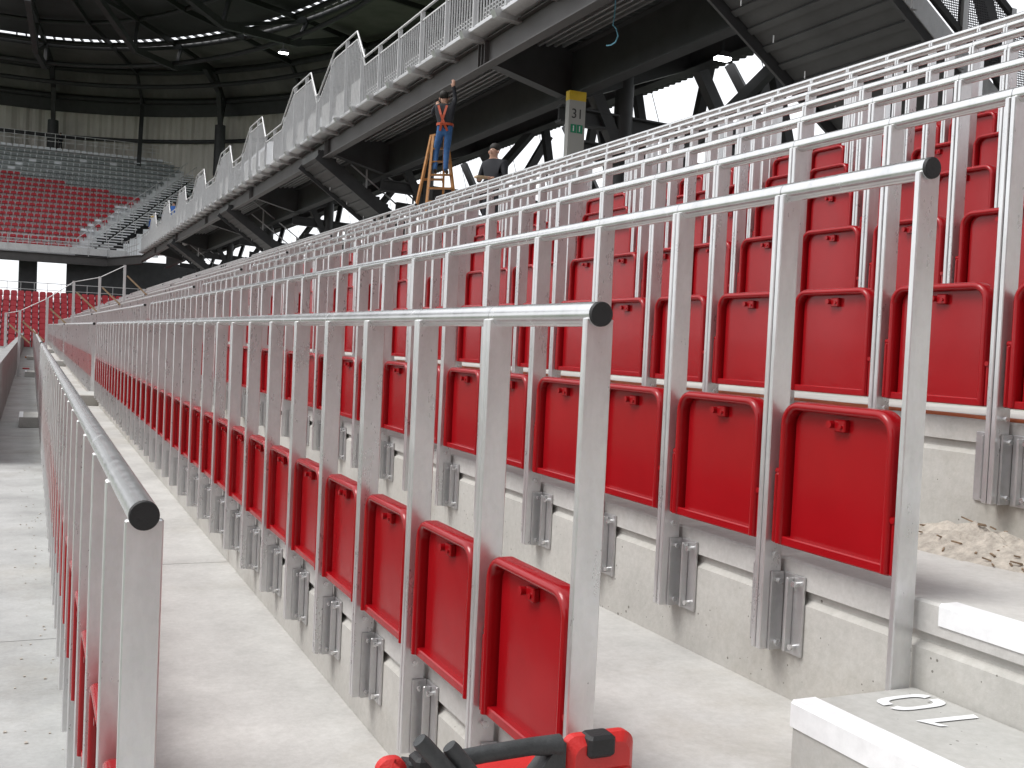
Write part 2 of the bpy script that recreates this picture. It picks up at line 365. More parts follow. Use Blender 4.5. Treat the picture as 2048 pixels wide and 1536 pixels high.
def bracket(sgn, y):                                    # angle bracket between post and riser
    b = MB(); ya, yb = (y-0.008*1, y) if sgn < 0 else (y, y+0.008)
    b.box(-0.004, 0.036, ya, yb, 0.0, 0.212)
    yc, yd = (y-0.088, y-0.0085) if sgn < 0 else (y+0.0085, y+0.088)
    b.cbox(0.036, 0.0445, yc, (yd if sgn < 0 else yd), -0.004, 0.212, 0.002)
    ye = (y-0.048) if sgn < 0 else y+0.04
    b.cbox(0.014, 0.0359, ye, ye+0.009, 0.004, 0.204, 0.002); return b
ME_BRK = [bracket(-1, 0.479).mesh('bracket', M_BRK), bracket(1, 0.0208).mesh('bracket', M_BRK)]
def bolt_mesh(x0, x1, r=0.0085):
    b = MB(); b.tube([(x0,0,0),(x1,0,0)], r*0.7, 8); b.tube([(x0-0.001,0,0),(x0+0.006,0,0)], r, 6, smooth=False); return b
ME_BOLT = bolt_mesh(0.016, 0.037).mesh('bolt', M_TUBE)
b = MB(); b.tube([(0,-0.014,0),(0,0.012,0)], 0.0062, 8); b.tube([(0,-0.016,0),(0,-0.009,0)], 0.0085, 6, smooth=False); ME_BOLTY = b.mesh('bolt', M_TUBE)
b = MB(); b.tube([(0,-0.0075,ZB),(0,-0.006,ZB),(0,0.0008,ZB)], [0.0228,0.0244,0.0244], 28); b.tube([(0,-0.0078,ZB),(0,-0.0077,ZB)], 0.0222, 28); ME_CAP = b.mesh('end_cap', M_BLACK)
def nth(n):
    return '%d%s' % (n, 'th' if 10 <= n % 100 <= 20 else {1:'st',2:'nd',3:'rd'}.get(n % 10, 'th'))
def rail_seat(i, k, y):
    near = (Vector((rx(i), y, rz(i)))-CAM).length < 7.5
    t = empty('rail_seat', (rx(i), y, rz(i)-ZB))
    put('post', ME_POST[0], t); put('post', ME_POST[1], t); put('handrail', ME_RAIL[near], t)
    D = SM[near]
    p = put('seat_panel', D['panel'], t); put('rim', D['rim'], p)
    put('backrest', D['back'], t); put('hinge', D['hinge'], t); put('hinge', D['hinge2'], t)
    br = put('bracket', ME_BRK[0], t); b2 = None
    if k > 0: b2 = put('bracket', ME_BRK[1], t)
    if near:
        put('latch', D['latch'], p)
        for z in (0.022, 0.19): put('bolt', ME_BOLT, br, (0, 0.412, z)); put('bolt', ME_BOLTY, br, (0.012, 0.4705, z))
        put('bolt', ME_BOLTY, t, (0.0, 0.4795, ZB-0.972))
        bb = put('bolt', ME_BOLTY, t, (0.0, 0.0208, ZB-0.972), (0,0,math.pi))
    if k == 0: put('end_cap', ME_CAP, t)
    tag(t, 'red folding rail seat with galvanised posts in the %s row, %s' % (ords[i], 'first beside the near aisle' if k == 0 else nth(k+1)+' from the near aisle'), 'rail seat', 'red rail seats of the nearest block')
for i in range(NROW):
    for k in range(NSEAT): rail_seat(i, k, k*PITCH)
# the blocks farther along: too many and too small to pick apart
far = MB(); farred = MB(); farcap = MB()
for blk in (-1, 1, 2, 3, 4):
    yb = blk*BLK if blk > 0 else -2.6-NSEAT*PITCH
    for i in range(NROW):
        X, Zr = rx(i), rz(i)
        for k in range(NSEAT):
            y = yb+k*PITCH
            if y > YEND-1: break
            for o in (0.0008, 0.4797): far.box(X-0.027, X+0.029, y+o, y+o+0.0195, Zr-ZB, Zr-0.008)
            farred.box(X-0.02, X+0.03, y+PY0-0.01, y+PY1+0.01, Zr-0.936, Zr-0.556)
            if blk < 3: far.box(X+0.0, X+0.044, y+0.40, y+0.479, Zr-ZB, Zr-ZB+0.21)
        far.tube([(X, yb+0.001, Zr), (X, min(yb+NSEAT*PITCH, YEND), Zr)], 0.0248, 10)
        farcap.tube([(X, yb-0.006, Zr), (X, yb+0.0008, Zr)], 0.0242, 12)
fs_ = empty('rail_seats', (0, BLK, F)); fo = -Vector((0, BLK, F))
tag(fs_, 'mass of red rail seats and galvanised posts in the blocks beyond the aisles', 'rail seats', kind='stuff')
for nm, bb, mm in (('posts_and_rails', far, M_GALV), ('red_seat_panels', farred, M_RED), ('end_caps', farcap, M_BLACK)):
    o = bb.build(nm, mm, fs_, fo, fix=False); o['kind'] = 'stuff'

# ------------------------------------------------------------------ upper balcony of the side stand
def ud(u, v, d): return CAM + ray(u, v)*d
XE, ZBM0, ZBM1 = 7.65, 5.72, 6.22
FRY = [5.6+12*k for k in range(7)]
bal = tag(empty('edge_beam', (XE+0.12, -36, ZBM0)), 'long grey steel edge beam carrying the balcony over the top rows', 'beam'); bo = -Vector(bal.location)
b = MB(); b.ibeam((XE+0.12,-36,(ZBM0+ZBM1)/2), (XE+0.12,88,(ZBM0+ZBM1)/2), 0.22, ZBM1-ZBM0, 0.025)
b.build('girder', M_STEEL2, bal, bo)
for y in FRY:
    for dy in (-0.16, 0.0, 0.16): MB().box(XE+0.012, XE+0.10, y+dy-0.012, y+dy+0.012, ZBM0+0.03, ZBM1-0.03).build('stiffener', M_STEEL2, bal, bo)
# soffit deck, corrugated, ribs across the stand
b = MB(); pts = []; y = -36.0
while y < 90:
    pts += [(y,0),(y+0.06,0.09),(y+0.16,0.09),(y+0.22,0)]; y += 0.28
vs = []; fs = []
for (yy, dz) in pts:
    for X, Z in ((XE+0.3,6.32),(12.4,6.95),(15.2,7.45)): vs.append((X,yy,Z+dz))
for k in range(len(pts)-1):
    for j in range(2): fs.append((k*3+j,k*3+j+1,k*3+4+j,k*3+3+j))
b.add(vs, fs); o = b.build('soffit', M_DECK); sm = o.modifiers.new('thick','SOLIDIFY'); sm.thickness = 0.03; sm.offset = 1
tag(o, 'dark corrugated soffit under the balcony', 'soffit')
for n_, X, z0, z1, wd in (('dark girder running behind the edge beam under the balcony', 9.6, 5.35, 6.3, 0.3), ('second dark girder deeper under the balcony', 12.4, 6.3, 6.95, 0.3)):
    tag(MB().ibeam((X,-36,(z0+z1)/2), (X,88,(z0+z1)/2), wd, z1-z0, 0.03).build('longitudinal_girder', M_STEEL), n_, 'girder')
b = MB()
for k in range(8): b.bar((8.1+0.18*k, -4, 6.22+0.02*k), (8.1+0.18*k, 88, 6.22+0.02*k), 0.05, 0.06)
tag(b.build('cable_trays', M_BRK), 'bundle of pale service rails under the balcony edge', 'cable tray', kind='stuff')
# radial frames
CON = rz(NROW)+F
for n, y in enumerate(FRY):
    t = empty('radial_frame', (12.2, y, CON)); of = -Vector(t.location)
    P = lambda X, Z: (X, y, Z)
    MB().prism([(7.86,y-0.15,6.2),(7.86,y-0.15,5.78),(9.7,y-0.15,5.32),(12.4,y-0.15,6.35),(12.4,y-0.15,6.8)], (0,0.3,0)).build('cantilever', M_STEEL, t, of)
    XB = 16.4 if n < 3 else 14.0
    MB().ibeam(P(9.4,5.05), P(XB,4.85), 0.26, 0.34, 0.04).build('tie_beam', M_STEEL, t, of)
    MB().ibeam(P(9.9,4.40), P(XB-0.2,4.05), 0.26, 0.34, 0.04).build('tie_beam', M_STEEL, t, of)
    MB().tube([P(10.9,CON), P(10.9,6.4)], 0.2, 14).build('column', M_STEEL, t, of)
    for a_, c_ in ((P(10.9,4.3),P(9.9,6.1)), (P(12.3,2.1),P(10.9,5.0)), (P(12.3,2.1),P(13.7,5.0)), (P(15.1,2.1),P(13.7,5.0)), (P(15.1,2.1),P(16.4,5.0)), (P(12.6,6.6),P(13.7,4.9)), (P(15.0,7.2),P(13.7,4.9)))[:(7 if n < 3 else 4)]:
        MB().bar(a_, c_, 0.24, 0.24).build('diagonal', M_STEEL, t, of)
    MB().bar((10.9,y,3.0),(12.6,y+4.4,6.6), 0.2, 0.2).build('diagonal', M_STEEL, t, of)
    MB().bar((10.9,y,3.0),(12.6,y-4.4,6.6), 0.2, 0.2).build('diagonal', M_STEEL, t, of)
    tag(t, 'dark steel frame with cantilever and V braces under the balcony, %s' % ('nearest to the camera' if n == 0 else nth(n+1)+' from the camera'), 'steel frame', 'dark steel frames under the balcony')
# facade outside: posts leaning out and thin cables
b = MB()
for k in range(40): b.tube([(17.5, -2+2.6*k, 1.9), (16.6, 0.2+2.6*k, 8.6)], 0.012, 5)
tag(b.build('facade_cables', M_STEEL), 'thin slanting facade cables against the white sky', 'cables', kind='stuff')
for k in range(5):
    y = -0.4+9*k
    tag(MB().bar((17.4,y,1.6),(15.6,y+3,7.6),0.22,0.22).build('facade_post', M_STEEL), 'leaning dark steel facade post behind the frames, %s from the camera' % nth(k+1), 'post', 'leaning facade posts')
for k in range(5):
    y = 2.6+5.2*k
    t = empty('facade_lattice', (13.4, y+1.3, CON)); of = -Vector(t.location)
    MB().bar((13.4,y,6.9),(13.4,y+1.5,CON),0.2,0.2).build('diagonal', M_STEEL, t, of); MB().bar((13.4,y+3.2,6.9),(13.4,y+1.5,CON),0.2,0.2).build('diagonal', M_STEEL, t, of)
    tag(t, 'dark V shaped pair of struts in the back facade, %s from the camera' % nth(k+1), 'strut', 'V struts of the back facade')
b = MB(); b.bar((17.1,-4,3.1),(17.1,92,3.1),0.12,0.12); b.bar((16.8,-4,2.6),(16.8,92,2.6),0.08,0.08)
tag(b.build('facade_rail', M_STEEL), 'low dark rail along the open back of the concourse', 'rail')

# guard railing of the balcony, one bay after another
ZD = 6.36
PEAK = [(25.9,28.2),(31.0,33.4),(38.6,41.0),(45.6,48.0),(53.2,55.6),(60.4,62.8),(68.0,70.4),(75.8,78.2)]
def guard_h(y):
    for a, c in PEAK:
        if a-0.8 <= y < a: return 1.22+0.86*(y-a+0.8)/0.8
        if a <= y <= c: return 2.08
        if c < y <= c+1.7: return 2.08-0.86*(y-c)/1.7
    return 1.22
XR = XE-0.16
BAY = 1.56
yb = 8.2; nb = 0
brk = sorted([v for a, c in PEAK for v in (a-0.8, a, c, c+1.7)])
while yb < 85:
    ye = yb+BAY
    t = empty('guard_railing', (XR, yb, ZD)); of = -Vector(t.location); neart = yb < 36
    ys = [yb]+[v for v in brk if yb < v < ye]+[ye]
    b = MB(); b2 = MB()
    for p, q_ in zip(ys[:-1], ys[1:]):
        b.tube([(XR-0.02,p,ZD+guard_h(p+1e-4)),(XR-0.02,q_,ZD+guard_h(q_-1e-4))], 0.027, 8)
        b2.bar((XR,p,ZD+guard_h(p+1e-4)-0.2),(XR,q_,ZD+guard_h(q_-1e-4)-0.2), 0.03, 0.03)
        b2.bar((XR,p,ZD+0.10),(XR,q_,ZD+0.10), 0.03, 0.03)
    b.build('handrail', M_GUARD, t, of); b2.build('mid_rail', M_GUARD, t, of)
    hp = guard_h(yb)
    MB().box(XR-0.05,XR+0.05,yb-0.012,yb+0.012,ZD-0.08,ZD+hp).build('post', M_GUARD, t, of)
    n = 11 if neart else 8
    if neart:
        for k in range(1, n):
            y = yb+BAY*k/n; MB().box(XR-0.014,XR+0.014,y-0.006,y+0.006,ZD+0.10,ZD+guard_h(y)-0.2).build('baluster', M_GUARD, t, of)
    else:
        b = MB()
        for k in range(1, n): y = yb+BAY*k/n; b.box(XR-0.014,XR+0.014,y-0.005,y+0.005,ZD+0.10,ZD+guard_h(y)-0.2)
        o = b.build('balusters', M_GUARD, t, of, fix=False); o['kind'] = 'stuff'
    for z in ((0.18, 0.26, 0.34) if neart else ()): MB().box(XR+0.03,XR+0.04,yb+0.15,ye-0.35,ZD+z,ZD+z+0.02).build('kick_bar', M_GUARD, t, of)
    # pressed deck pan under the bay
    MB().prism([(XE-0.32,yb+0.02,ZD-0.02),(XE-0.32,yb+0.02,ZD-0.07),(XE-0.06,yb+0.02,ZD-0.11),(XE+0.3,yb+0.02,ZD-0.085),(XE+0.3,yb+0.02,ZD-0.02)], (0,BAY-0.12,0)).build('deck_pan', M_BRK, t, of)
    MB().prism([(XE-0.46,yb-0.09,ZD-0.04),(XE-0.40,yb-0.09,ZD-0.17),(XE+0.10,yb-0.09,ZD-0.20),(XE+0.10,yb-0.09,ZD-0.12),(XE-0.34,yb-0.09,ZD-0.015)], (0,0.18,0)).build('pan_bracket', M_BRK, t, of)
    mid = (yb+ye)/2; peak = any(a-0.3 < mid < c+1.2 for a, c in PEAK)
    if peak: MB().box(XR+0.02,XR+0.03,yb+0.1,ye-0.5,ZD+0.02,ZD+0.8).build('kick_plate', M_GUARD, t, of)
    tag(t, 'galvanised balcony guard bay with vertical bars%s, %s from the right' % (', raised with a sloping rail' if peak else '', nth(nb+1)), 'railing', 'galvanised guard bays along the balcony')
    yb = ye; nb += 1

# stair flights hanging below the balcony
def flight(y0, y1, label, rail=False):
    t = empty('stair_flight', (12.5, (y0+y1)/2, CON)); of = -Vector(t.location)
    xa, za, xb, zb = 7.55, 5.76, 12.65, 2.14
    n = 18; pts = []
    top = []
    for k in range(n):
        f0, f1 = k/n, (k+1)/n
        top += [(xa+(xb-xa)*f0, za+(zb-za)*f0+0.20), (xa+(xb-xa)*f1, za+(zb-za)*f0+0.20)]
    b = MB(); b.prism([(x,y0+0.06,z) for x,z in top+[(xb,zb),(xa,za)]], (0,y1-y0-0.12,0)); b.build('slab', M_DECK, t, of)
    dx, dz = (xb-xa)/n, (zb-za)/n
    for k in range(n):
        x, z = xa+dx*(k+0.5), za+dz*(k+0.5)
        MB().bar((x,y0+0.06,z-0.018),(x,y1-0.06,z-0.018), 0.10, 0.035, (0.58,0,0.81)).build('rib', M_DECK, t, of)
    for yy in (y0, y1): MB().bar((xa,yy,za+0.06),(xb,yy,zb+0.06), 0.05, 0.36, (0.58,0,0.81)).build('stringer', M_STEEL, t, of)
    for k in range(3, 14, 2): x, z = xa+dx*k, za+dz*k; MB().box(x-0.006,x+0.006,y1-0.42,y1-0.408,z-0.13,z-0.03).build('light_gap_strip', M_WHITE, t, of)  # white slivers painted in for light showing through gaps in the flight
    if rail:
        L = lambda f, h: (xa+(xb-xa)*f, y0-0.03, za+(zb-za)*f+h)
        for f in (0.18, 0.34, 0.5, 0.66, 0.82): MB().bar(L(f,0.0), L(f,1.45), 0.08, 0.08).build('rail_post', M_BRK, t, of)
        for h in (0.42, 1.38): MB().bar(L(0.05,h), L(0.95,h), 0.06, 0.08).build('rail_bar', M_STEEL, t, of)
        for f in (0.19, 0.35, 0.51, 0.67):
            q_ = [L(f,0.5), L(f+0.14,0.5), L(f+0.14,1.32), L(f,1.32)]
            MB().add(q_, [(0,1,2,3)]).build('mesh_panel', M_MESH, t, of)
        MB().bar(L(0.1,0.14), L(0.95,0.14), 0.02, 0.26, (0.58,0,0.81)).build('side_plate', M_BRK, t, of)
    else:
        L = lambda f, h: (xa+(xb-xa)*f, y0+0.05, za+(zb-za)*f+h)
        for f in (0.3, 0.6, 0.9): MB().bar(L(f,0.1), L(f,1.2), 0.05, 0.05).build('rail_post', M_BRK, t, of)
        for h in (0.6, 1.2): MB().bar(L(0.2,h), L(0.95,h), 0.04, 0.04).build('rail_bar', M_BRK, t, of)
    tag(t, label, 'stairs', 'stair flights under the balcony')
flight(8.0, 10.6, 'dark underside of the nearest stair flight at the upper right', True)
flight(30.0, 32.2, 'dark stair flight sloping down under the balcony behind the ladder')
flight(46.0, 48.4, 'small dark stair flight farther left under the balcony')
flight(66.0, 68.4, 'smallest dark stair flight near the far stand under the balcony')

# board with the sector number
pa, pb = px(1140,180,1,16.6), px(1173,180,1,16.6)
t = empty('sector_sign', ((pa.x+pb.x)/2, 16.6, CON)); of = -Vector(t.location)
xm, hw, zt = (pa.x+pb.x)/2, (pb.x-pa.x)/2, pa.z
MB().box(xm-hw,xm+hw,16.6,16.75,CON,zt-0.18).build('board', M_SIGNW, t, of)
MB().box(xm-hw-0.002,xm+hw+0.002,16.597,16.752,zt-0.18,zt).build('top_band', M_YELL, t, of)
cu = bpy.data.curves.new('sector_number','FONT'); cu.body = '31'; cu.size = 0.26; cu.align_x = 'CENTER'; cu.extrude = 0.002
tmp = bpy.data.objects.new('sector_number', cu); COL.objects.link(tmp)
bpy.context.view_layer.update(); me = bpy.data.meshes.new_from_object(tmp.evaluated_get(bpy.context.evaluated_depsgraph_get())); bpy.data.objects.remove(tmp)
me.materials.clear(); me.materials.append(M_SIGNK)
o = put('sector_number', me, t, of+Vector((xm,16.596,zt-0.52)), (R(90),0,0))
MB().box(xm-hw*0.72,xm-hw*0.05,16.592,16.6,zt-0.80,zt-0.64).build('exit_sign', M_GREEN, t, of)
MB().box(xm+hw*0.05,xm+hw*0.72,16.592,16.6,zt-0.80,zt-0.64).build('exit_sign', M_GREEN, t, of)
for xx in (-0.4, 0.35):
    MB().tube([(xm+hw*xx,16.589,zt-0.68),(xm+hw*xx,16.5915,zt-0.68)],0.014,8).build('pictogram', M_WHITE, t, of)
    MB().box(xm+hw*xx-0.01,xm+hw*xx+0.01,16.589,16.5915,zt-0.77,zt-0.70).build('pictogram', M_WHITE, t, of)
tag(t, 'tall pale board with yellow top reading 31 and green exit signs', 'sign')

def lamp(name_label, p, s=0.16):
    t = empty('flood_lamp', p); 
    MB().prism([(-s*0.9,-s*0.5,0.02),(s*0.9,-s*0.5,0.02),(s*0.5,-s*0.5,s*0.7),(-s*0.5,-s*0.5,s*0.7)], (0,s,0)).build('housing', M_STEEL, t)
    MB().box(-s*0.85,s*0.85,-s*0.45,s*0.45,-0.03,0.019).build('lens', M_LAMP, t)
    MB().box(-0.02,0.02,-0.02,0.02,s*0.7,s*0.7+0.35).build('hanger', M_STEEL, t)
    tag(t, name_label, 'lamp')
lamp('lit white flood lamp hanging beside the stair underside', px(1445,117,0,11.5), 0.17)
lamp('lit white lamp just left of the sector board', px(1133,235,0,11.5), 0.14)
lamp('lit lamp high under the far roof', px(567,106,1,62), 0.32)
lamp('small lit lamp low under the far end of the balcony', px(370,522,0,10.5), 0.3)

# blue rope end hanging from the balcony
rp = [px(u,v,0,8.25) for u,v in ((1236,-40),(1231,0),(1229,30),(1226,50),(1233,58),(1236,72),(1231,84),(1222,90),(1213,91))]
b = MB().tube(rp, 0.011, 6); tag(b.build('rope', M_ROPE), 'thin blue rope end dangling below the balcony', 'rope')

# ------------------------------------------------------------------ far end stand
def shell_seat(name, m, w=0.47, hb=0.80):
    b = MB(); h = w/2; hm = hb-0.10
    b.add([(-h,0,0.42),(h,0,0.42),(h*0.96,0.40,0.38),(-h*0.96,0.40,0.38),(-h,0,0.36),(h,0,0.36),(h*0.96,0.40,0.33),(-h*0.96,0.40,0.33)], [(0,1,2,3),(7,6,5,4),(0,4,5,1),(1,5,6,2),(2,6,7,3),(3,7,4,0)])
    b.add([(-h*0.96,0.38,0.36),(h*0.96,0.38,0.36),(h,0.46,hm),(h*0.7,0.49,hb),(-h*0.7,0.49,hb),(-h,0.46,hm)], [(0,1,2,3,4,5)])
    b.add([(-h*0.96,0.43,0.36),(h*0.96,0.43,0.36),(h,0.51,hm),(h*0.7,0.54,hb),(-h*0.7,0.54,hb),(-h,0.51,hm)], [(5,4,3,2,1,0)])
    b.box(-0.03,0.03,0.1,0.3,0.0,0.36)
    return b.mesh(name, m)
ME_SR = shell_seat('shell_seat', M_RED2); ME_FR, ME_SG, ME_SW = [shell_seat('folding_seat', m_, 0.47, 0.62) for m_ in (M_RED2, M_GREYSEAT, M_WRAP)]
ME_SB = MB().box(0.225,0.275,0.30,0.42,0.36,0.58).mesh('bracket', M_WRAP)
est = tag(empty('end_terrace', (2, 84, -3.1)), kind='structure'); of = -Vector(est.location)
NL = 11
for r in range(NL):
    y, z = 85+0.78*r, -2.15+0.44*r
    MB().box(-32, 16, y, (y+0.78 if r < NL-1 else 97), -3.3, z).build('tread', M_PAR, est, of)
cnt = 0; rest = []
for r in range(NL-1, -1, -1):
    y, z = 85+0.78*r, -2.15+0.44*r
    for k in range(30):
        x = -3.6+0.53*k
        if r < 5 and x > 6.5: continue
        if cnt < 300:
            o = put('shell_seat', ME_SR, None, (x,y+0.05,z)); cnt += 1; put('bracket', ME_SB, o)
            tag(o, 'red shell seat, far lower tier, %s row from its top, %s from the left' % (nth(NL-r), nth(k+1)), 'seat', 'red shell seats of the far lower tier')
# upper tier of the end stand
UY, UZ, DY, DZ, NU = 96.6, 6.75, 0.75, 0.535, 20
ust = tag(empty('upper_end_tier', (2, 96, 6.2)), 'pale stepped upper tier of the far end stand', 'stand'); of = -Vector(ust.location)
def stair_x(j): return 3.3+0.60*j
for j in range(NU):
    y, z = UY+DY*j, UZ+DZ*j
    MB().box(-34, stair_x(j)-0.2, y, y+DY+0.02, z-0.62, z).build('tread', M_PALE, ust, of)
MB().add([(-34,UY,6.1),(5.6,UY,6.1),(17.0,UY+DY*NU,UZ+DZ*NU-0.7),(-34,UY+DY*NU,UZ+DZ*NU-0.7),(-34,UY,5.8),(5.6,UY,5.8),(17.0,UY+DY*NU,UZ+DZ*NU-1.0),(-34,UY+DY*NU,UZ+DZ*NU-1.0)],
         [(0,1,2,3),(7,6,5,4),(0,4,5,1),(1,5,6,2),(2,6,7,3),(3,7,4,0)]).build('underside', M_STEEL, ust, of)
MB().box(-34, 17.2, UY+DY*NU, UY+DY*NU+4, UZ+DZ*NU-0.6, UZ+DZ*NU+0.02).build('top_walkway', M_GFAR, ust, of)
nfold = 0
REST = [MB(), MB(), MB()]
def rest_seat(kind, x, y, z): REST[kind].box(x-0.22,x+0.22,y+0.02,y+0.42,z+0.33,z+0.40); REST[kind].box(x-0.22,x+0.22,y+0.40,y+0.50,z+0.36,z+0.62)
for j in range(NU):
    y, z = UY+DY*j, UZ+DZ*j
    k = 0
    xr_ = stair_x(j)-0.7
    while True:
        x = xr_-0.55*k
        if x < -4.2: break
        if j == NU-1: kind = 2
        elif j >= 14 or (j >= 11 and k < (j-10)*8-2): kind = 1
        else: kind = 0
        if kind == 1 and random.random() < 0.03: kind = 2
        if kind == 0 and k < 2 and 2 < j < 9 and random.random() < 0.4: kind = 2
        if nfold >= 300: rest_seat(kind, x, y+0.12, z)
        else:
            o = put('folding_seat', (ME_FR,ME_SG,ME_SW)[kind], None, (x,y+0.12,z)); nfold += 1
            tag(o, ['red','grey','white wrapped'][kind]+' folding seat, far upper tier, %s row up, %s left of the stair' % (nth(j+1), nth(k+1)), 'seat', 'folding seats of the far upper tier')
        k += 1
# stair between end tier and corner
t = empty('tier_stair', (stair_x(0), UY, UZ)); of2 = -Vector(t.location)
for j in range(NU):
    for s_ in range(2):
        f = j+s_*0.5; x = stair_x(f); y = UY+DY*f; z = UZ+DZ*f
        MB().box(x, x+1.05, y, y+0.36, z+0.10, z+0.19).build('step', M_WHITE, t, of2)
        MB().box(x+1.25, x+2.3, y, y+0.36, z+0.10, z+0.19).build('step', M_WHITE, t, of2)
for xo in (-0.12, 1.15, 2.42):
    for j in range(0, NU, 2):
        x, y, z = stair_x(j)+xo, UY+DY*j, UZ+DZ*j; MB().box(x-0.03,x+0.03,y-0.03,y+0.03,z,z+1.1).build('rail_post', M_GFAR, t, of2)
    MB().bar((stair_x(0)+xo,UY,UZ+1.1),(stair_x(NU-1)+xo,UY+DY*(NU-1),UZ+DZ*(NU-1)+1.1),0.05,0.05).build('handrail', M_GFAR, t, of2)
tag(t, 'double flight of white steps climbing between the far tiers', 'stairs')
# corner block right of the stair
cb = tag(empty('corner_tier', (8, 95, 6.2)), 'pale stepped corner tier right of the white stairs', 'stand'); of = -Vector(cb.location)
e = Vector((0.80,-0.60,0))
for j in range(NU):
    s = Vector((stair_x(j)+2.55, UY+DY*j, UZ+DZ*j)); L = 3.0+0.5*j
    n_ = Vector((0.6,0.8,0))*0.9
    MB().prism([s, s+e*L, s+e*L+n_, s+n_], (0,0,-0.62)).build('tread', M_PALE, cb, of)
    for k in range(int(L/0.62)):
        if j < 5: continue
        p = s+e*(0.5+0.62*k)+n_*0.15
        if (j+k) % 9 == 4: continue
        rest_seat(1, p.x, p.y, p.z)
rs = tag(empty('folding_seats', (0,UY+8,UZ+6)), 'upper mass of grey, red and white folding seats in the far tier', 'seats', kind='stuff')
for bb, mm, nm in zip(REST, (M_RED2, M_GREYSEAT, M_WRAP), ('red_seats','grey_seats','wrapped_seats')):
    if bb.v: o = bb.build(nm, mm, rs, -Vector(rs.location), fix=False); o['kind'] = 'stuff'
# front of the end tier: fascia beam, sheet parapet and guard
t = empty('end_fascia', (0, 95.4, 5.5)); of = -Vector(t.location)
MB().ibeam((-34,95.6,5.95),(5.6,95.6,5.95),0.4,0.75,0.05).build('beam', M_STEEL2, t, of)
MB().ibeam((5.6,95.6,5.95),(XE+0.12,87.9,5.9),0.4,0.7,0.05).build('beam', M_STEEL2, t, of)
tag(t, 'dark grey fascia beam across the far end stand', 'beam')
t = empty('end_guard', (0, 95.3, 6.3)); of = -Vector(t.location)
for k in range(24):
    x = -30+1.55*k; MB().box(x+0.04,x+1.5,95.38,95.42,6.42,7.0).build('sheet_panel', M_GFAR, t, of); MB().box(x-0.03,x+0.03,95.30,95.36,6.3,7.75).build('post', M_GFAR, t, of)
for z in (7.15, 7.4, 7.75): MB().bar((-30,95.33,z),(7.2,95.33,z),0.05,0.05).build('rail', M_GFAR, t, of)
for k in range(6):
    f = k/6; p = Vector((7.0,95.2,0)).lerp(Vector((XR,88,0)), f); q_ = Vector((7.0,95.2,0)).lerp(Vector((XR,88,0)), f+1/6)
    MB().box(p.x-0.03,p.x+0.03,p.y-0.03,p.y+0.03,6.3,7.75).build('post', M_GFAR, t, of)
    for z in (6.7,7.15,7.75): MB().bar((p.x,p.y,z),(q_.x,q_.y,z),0.04,0.05).build('rail', M_GFAR, t, of)
tag(t, 'galvanised guard with sheet panels along the front of the far upper tier', 'railing')
t = empty('top_guard', (0, UY+DY*NU, UZ+DZ*NU)); of = -Vector(t.location)
y, z = UY+DY*NU+0.2, UZ+DZ*NU
for k in range(34): x = -12+0.9*k; MB().box(x-0.03,x+0.03,y-0.03,y+0.03,z,z+1.5).build('post', M_GFAR, t, of)
for h in (0.75, 1.1, 1.5): MB().bar((-12,y,z+h),(18,y,z+h),0.045,0.05).build('rail', M_GFAR, t, of)
tag(t, 'galvanised guard rail along the top of the far tier', 'railing')
# dark things standing under the end tier
tag(MB().cbox(-1.25,0.2,98,99.5,-2,6.0,0.1).build('pier', M_STEEL), 'dark steel pier against the white gap under the far tier', 'column')
p0 = px(133,540,1,97.5)
tag(MB().box(p0.x,14.5,97.5,97.9,-2,6.3).build('end_wall', M_STEEL), 'dark wall under the far corner of the upper tier', 'wall')
b = MB()
for k in range(26): x = -10+1.0*k; b.box(x-0.02,x+0.02,93.4,93.44,2.3,3.75)
b.bar((-10,93.42,3.75),(15,93.42,3.75),0.04,0.05); b.bar((-10,93.42,3.2),(15,93.42,3.2),0.03,0.04)
tag(b.build('back_rail', M_GFAR), 'thin rail behind the top row of the far lower tier', 'railing')

# roof and back wall swept round the corner
RCX, RCY = -2.0, 60.0
RINGS = [(115.5,33.5,14.5),(116,34,21.9),(115.6,33.6,23.2),(113,31,26.0),(104,23,26.0)]
RIN = [(102.4,21.6,25.9),(95,15,25.7),(85,8.5,25.5)]
def on_ring(r, s):                                     # s < 0: straight behind the end; 0..90: corner; > 90: along the side stand
    Y, X, Z = r
    if s < 0: return Vector((RCX+s, Y, Z))
    if s > 90: return Vector((X, RCY-(s-90), Z))
    a = R(s); return Vector((RCX+(X-RCX)*math.sin(a), RCY+(Y-RCY)*math.cos(a), Z))
SS = [-40+0.5*k for k in range(80)]+[0.45*k for k in range(200)]+[90+1.2*k for k in range(80)]
def sweep(rings, rib, smax=999, lift=False):
    vs = []; fs = []; n = len(rings)
    SL = [s for s in SS if s <= smax]
    for k, s in enumerate(SL):
        d = rib if (k//2) % 2 else 0
        for ri, r in enumerate(rings):
            p = on_ring(r, s)
            if lift and ri == 0: p.z += max(0, min(6.5, (s-30)*0.5))
            c = Vector((RCX,RCY,p.z))-p; c.z = 0
            vs.append(p+c.normalized()*d)
    for k in range(len(SL)-1):
        for j in range(n-1): fs.append((k*n+j,k*n+j+1,k*n+n+j+1,k*n+n+j))
    return MB().add(vs, fs)
def solid(o, th): m_ = o.modifiers.new('thick','SOLIDIFY'); m_.thickness = th; m_.offset = 0; return o
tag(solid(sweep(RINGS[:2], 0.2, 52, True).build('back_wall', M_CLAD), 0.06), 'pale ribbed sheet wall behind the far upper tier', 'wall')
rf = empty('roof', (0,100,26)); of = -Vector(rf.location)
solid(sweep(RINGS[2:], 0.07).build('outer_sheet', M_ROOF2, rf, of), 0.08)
solid(sweep(RINGS[1:3], 0).build('eaves_beam', M_STEEL, rf, of), 0.5)
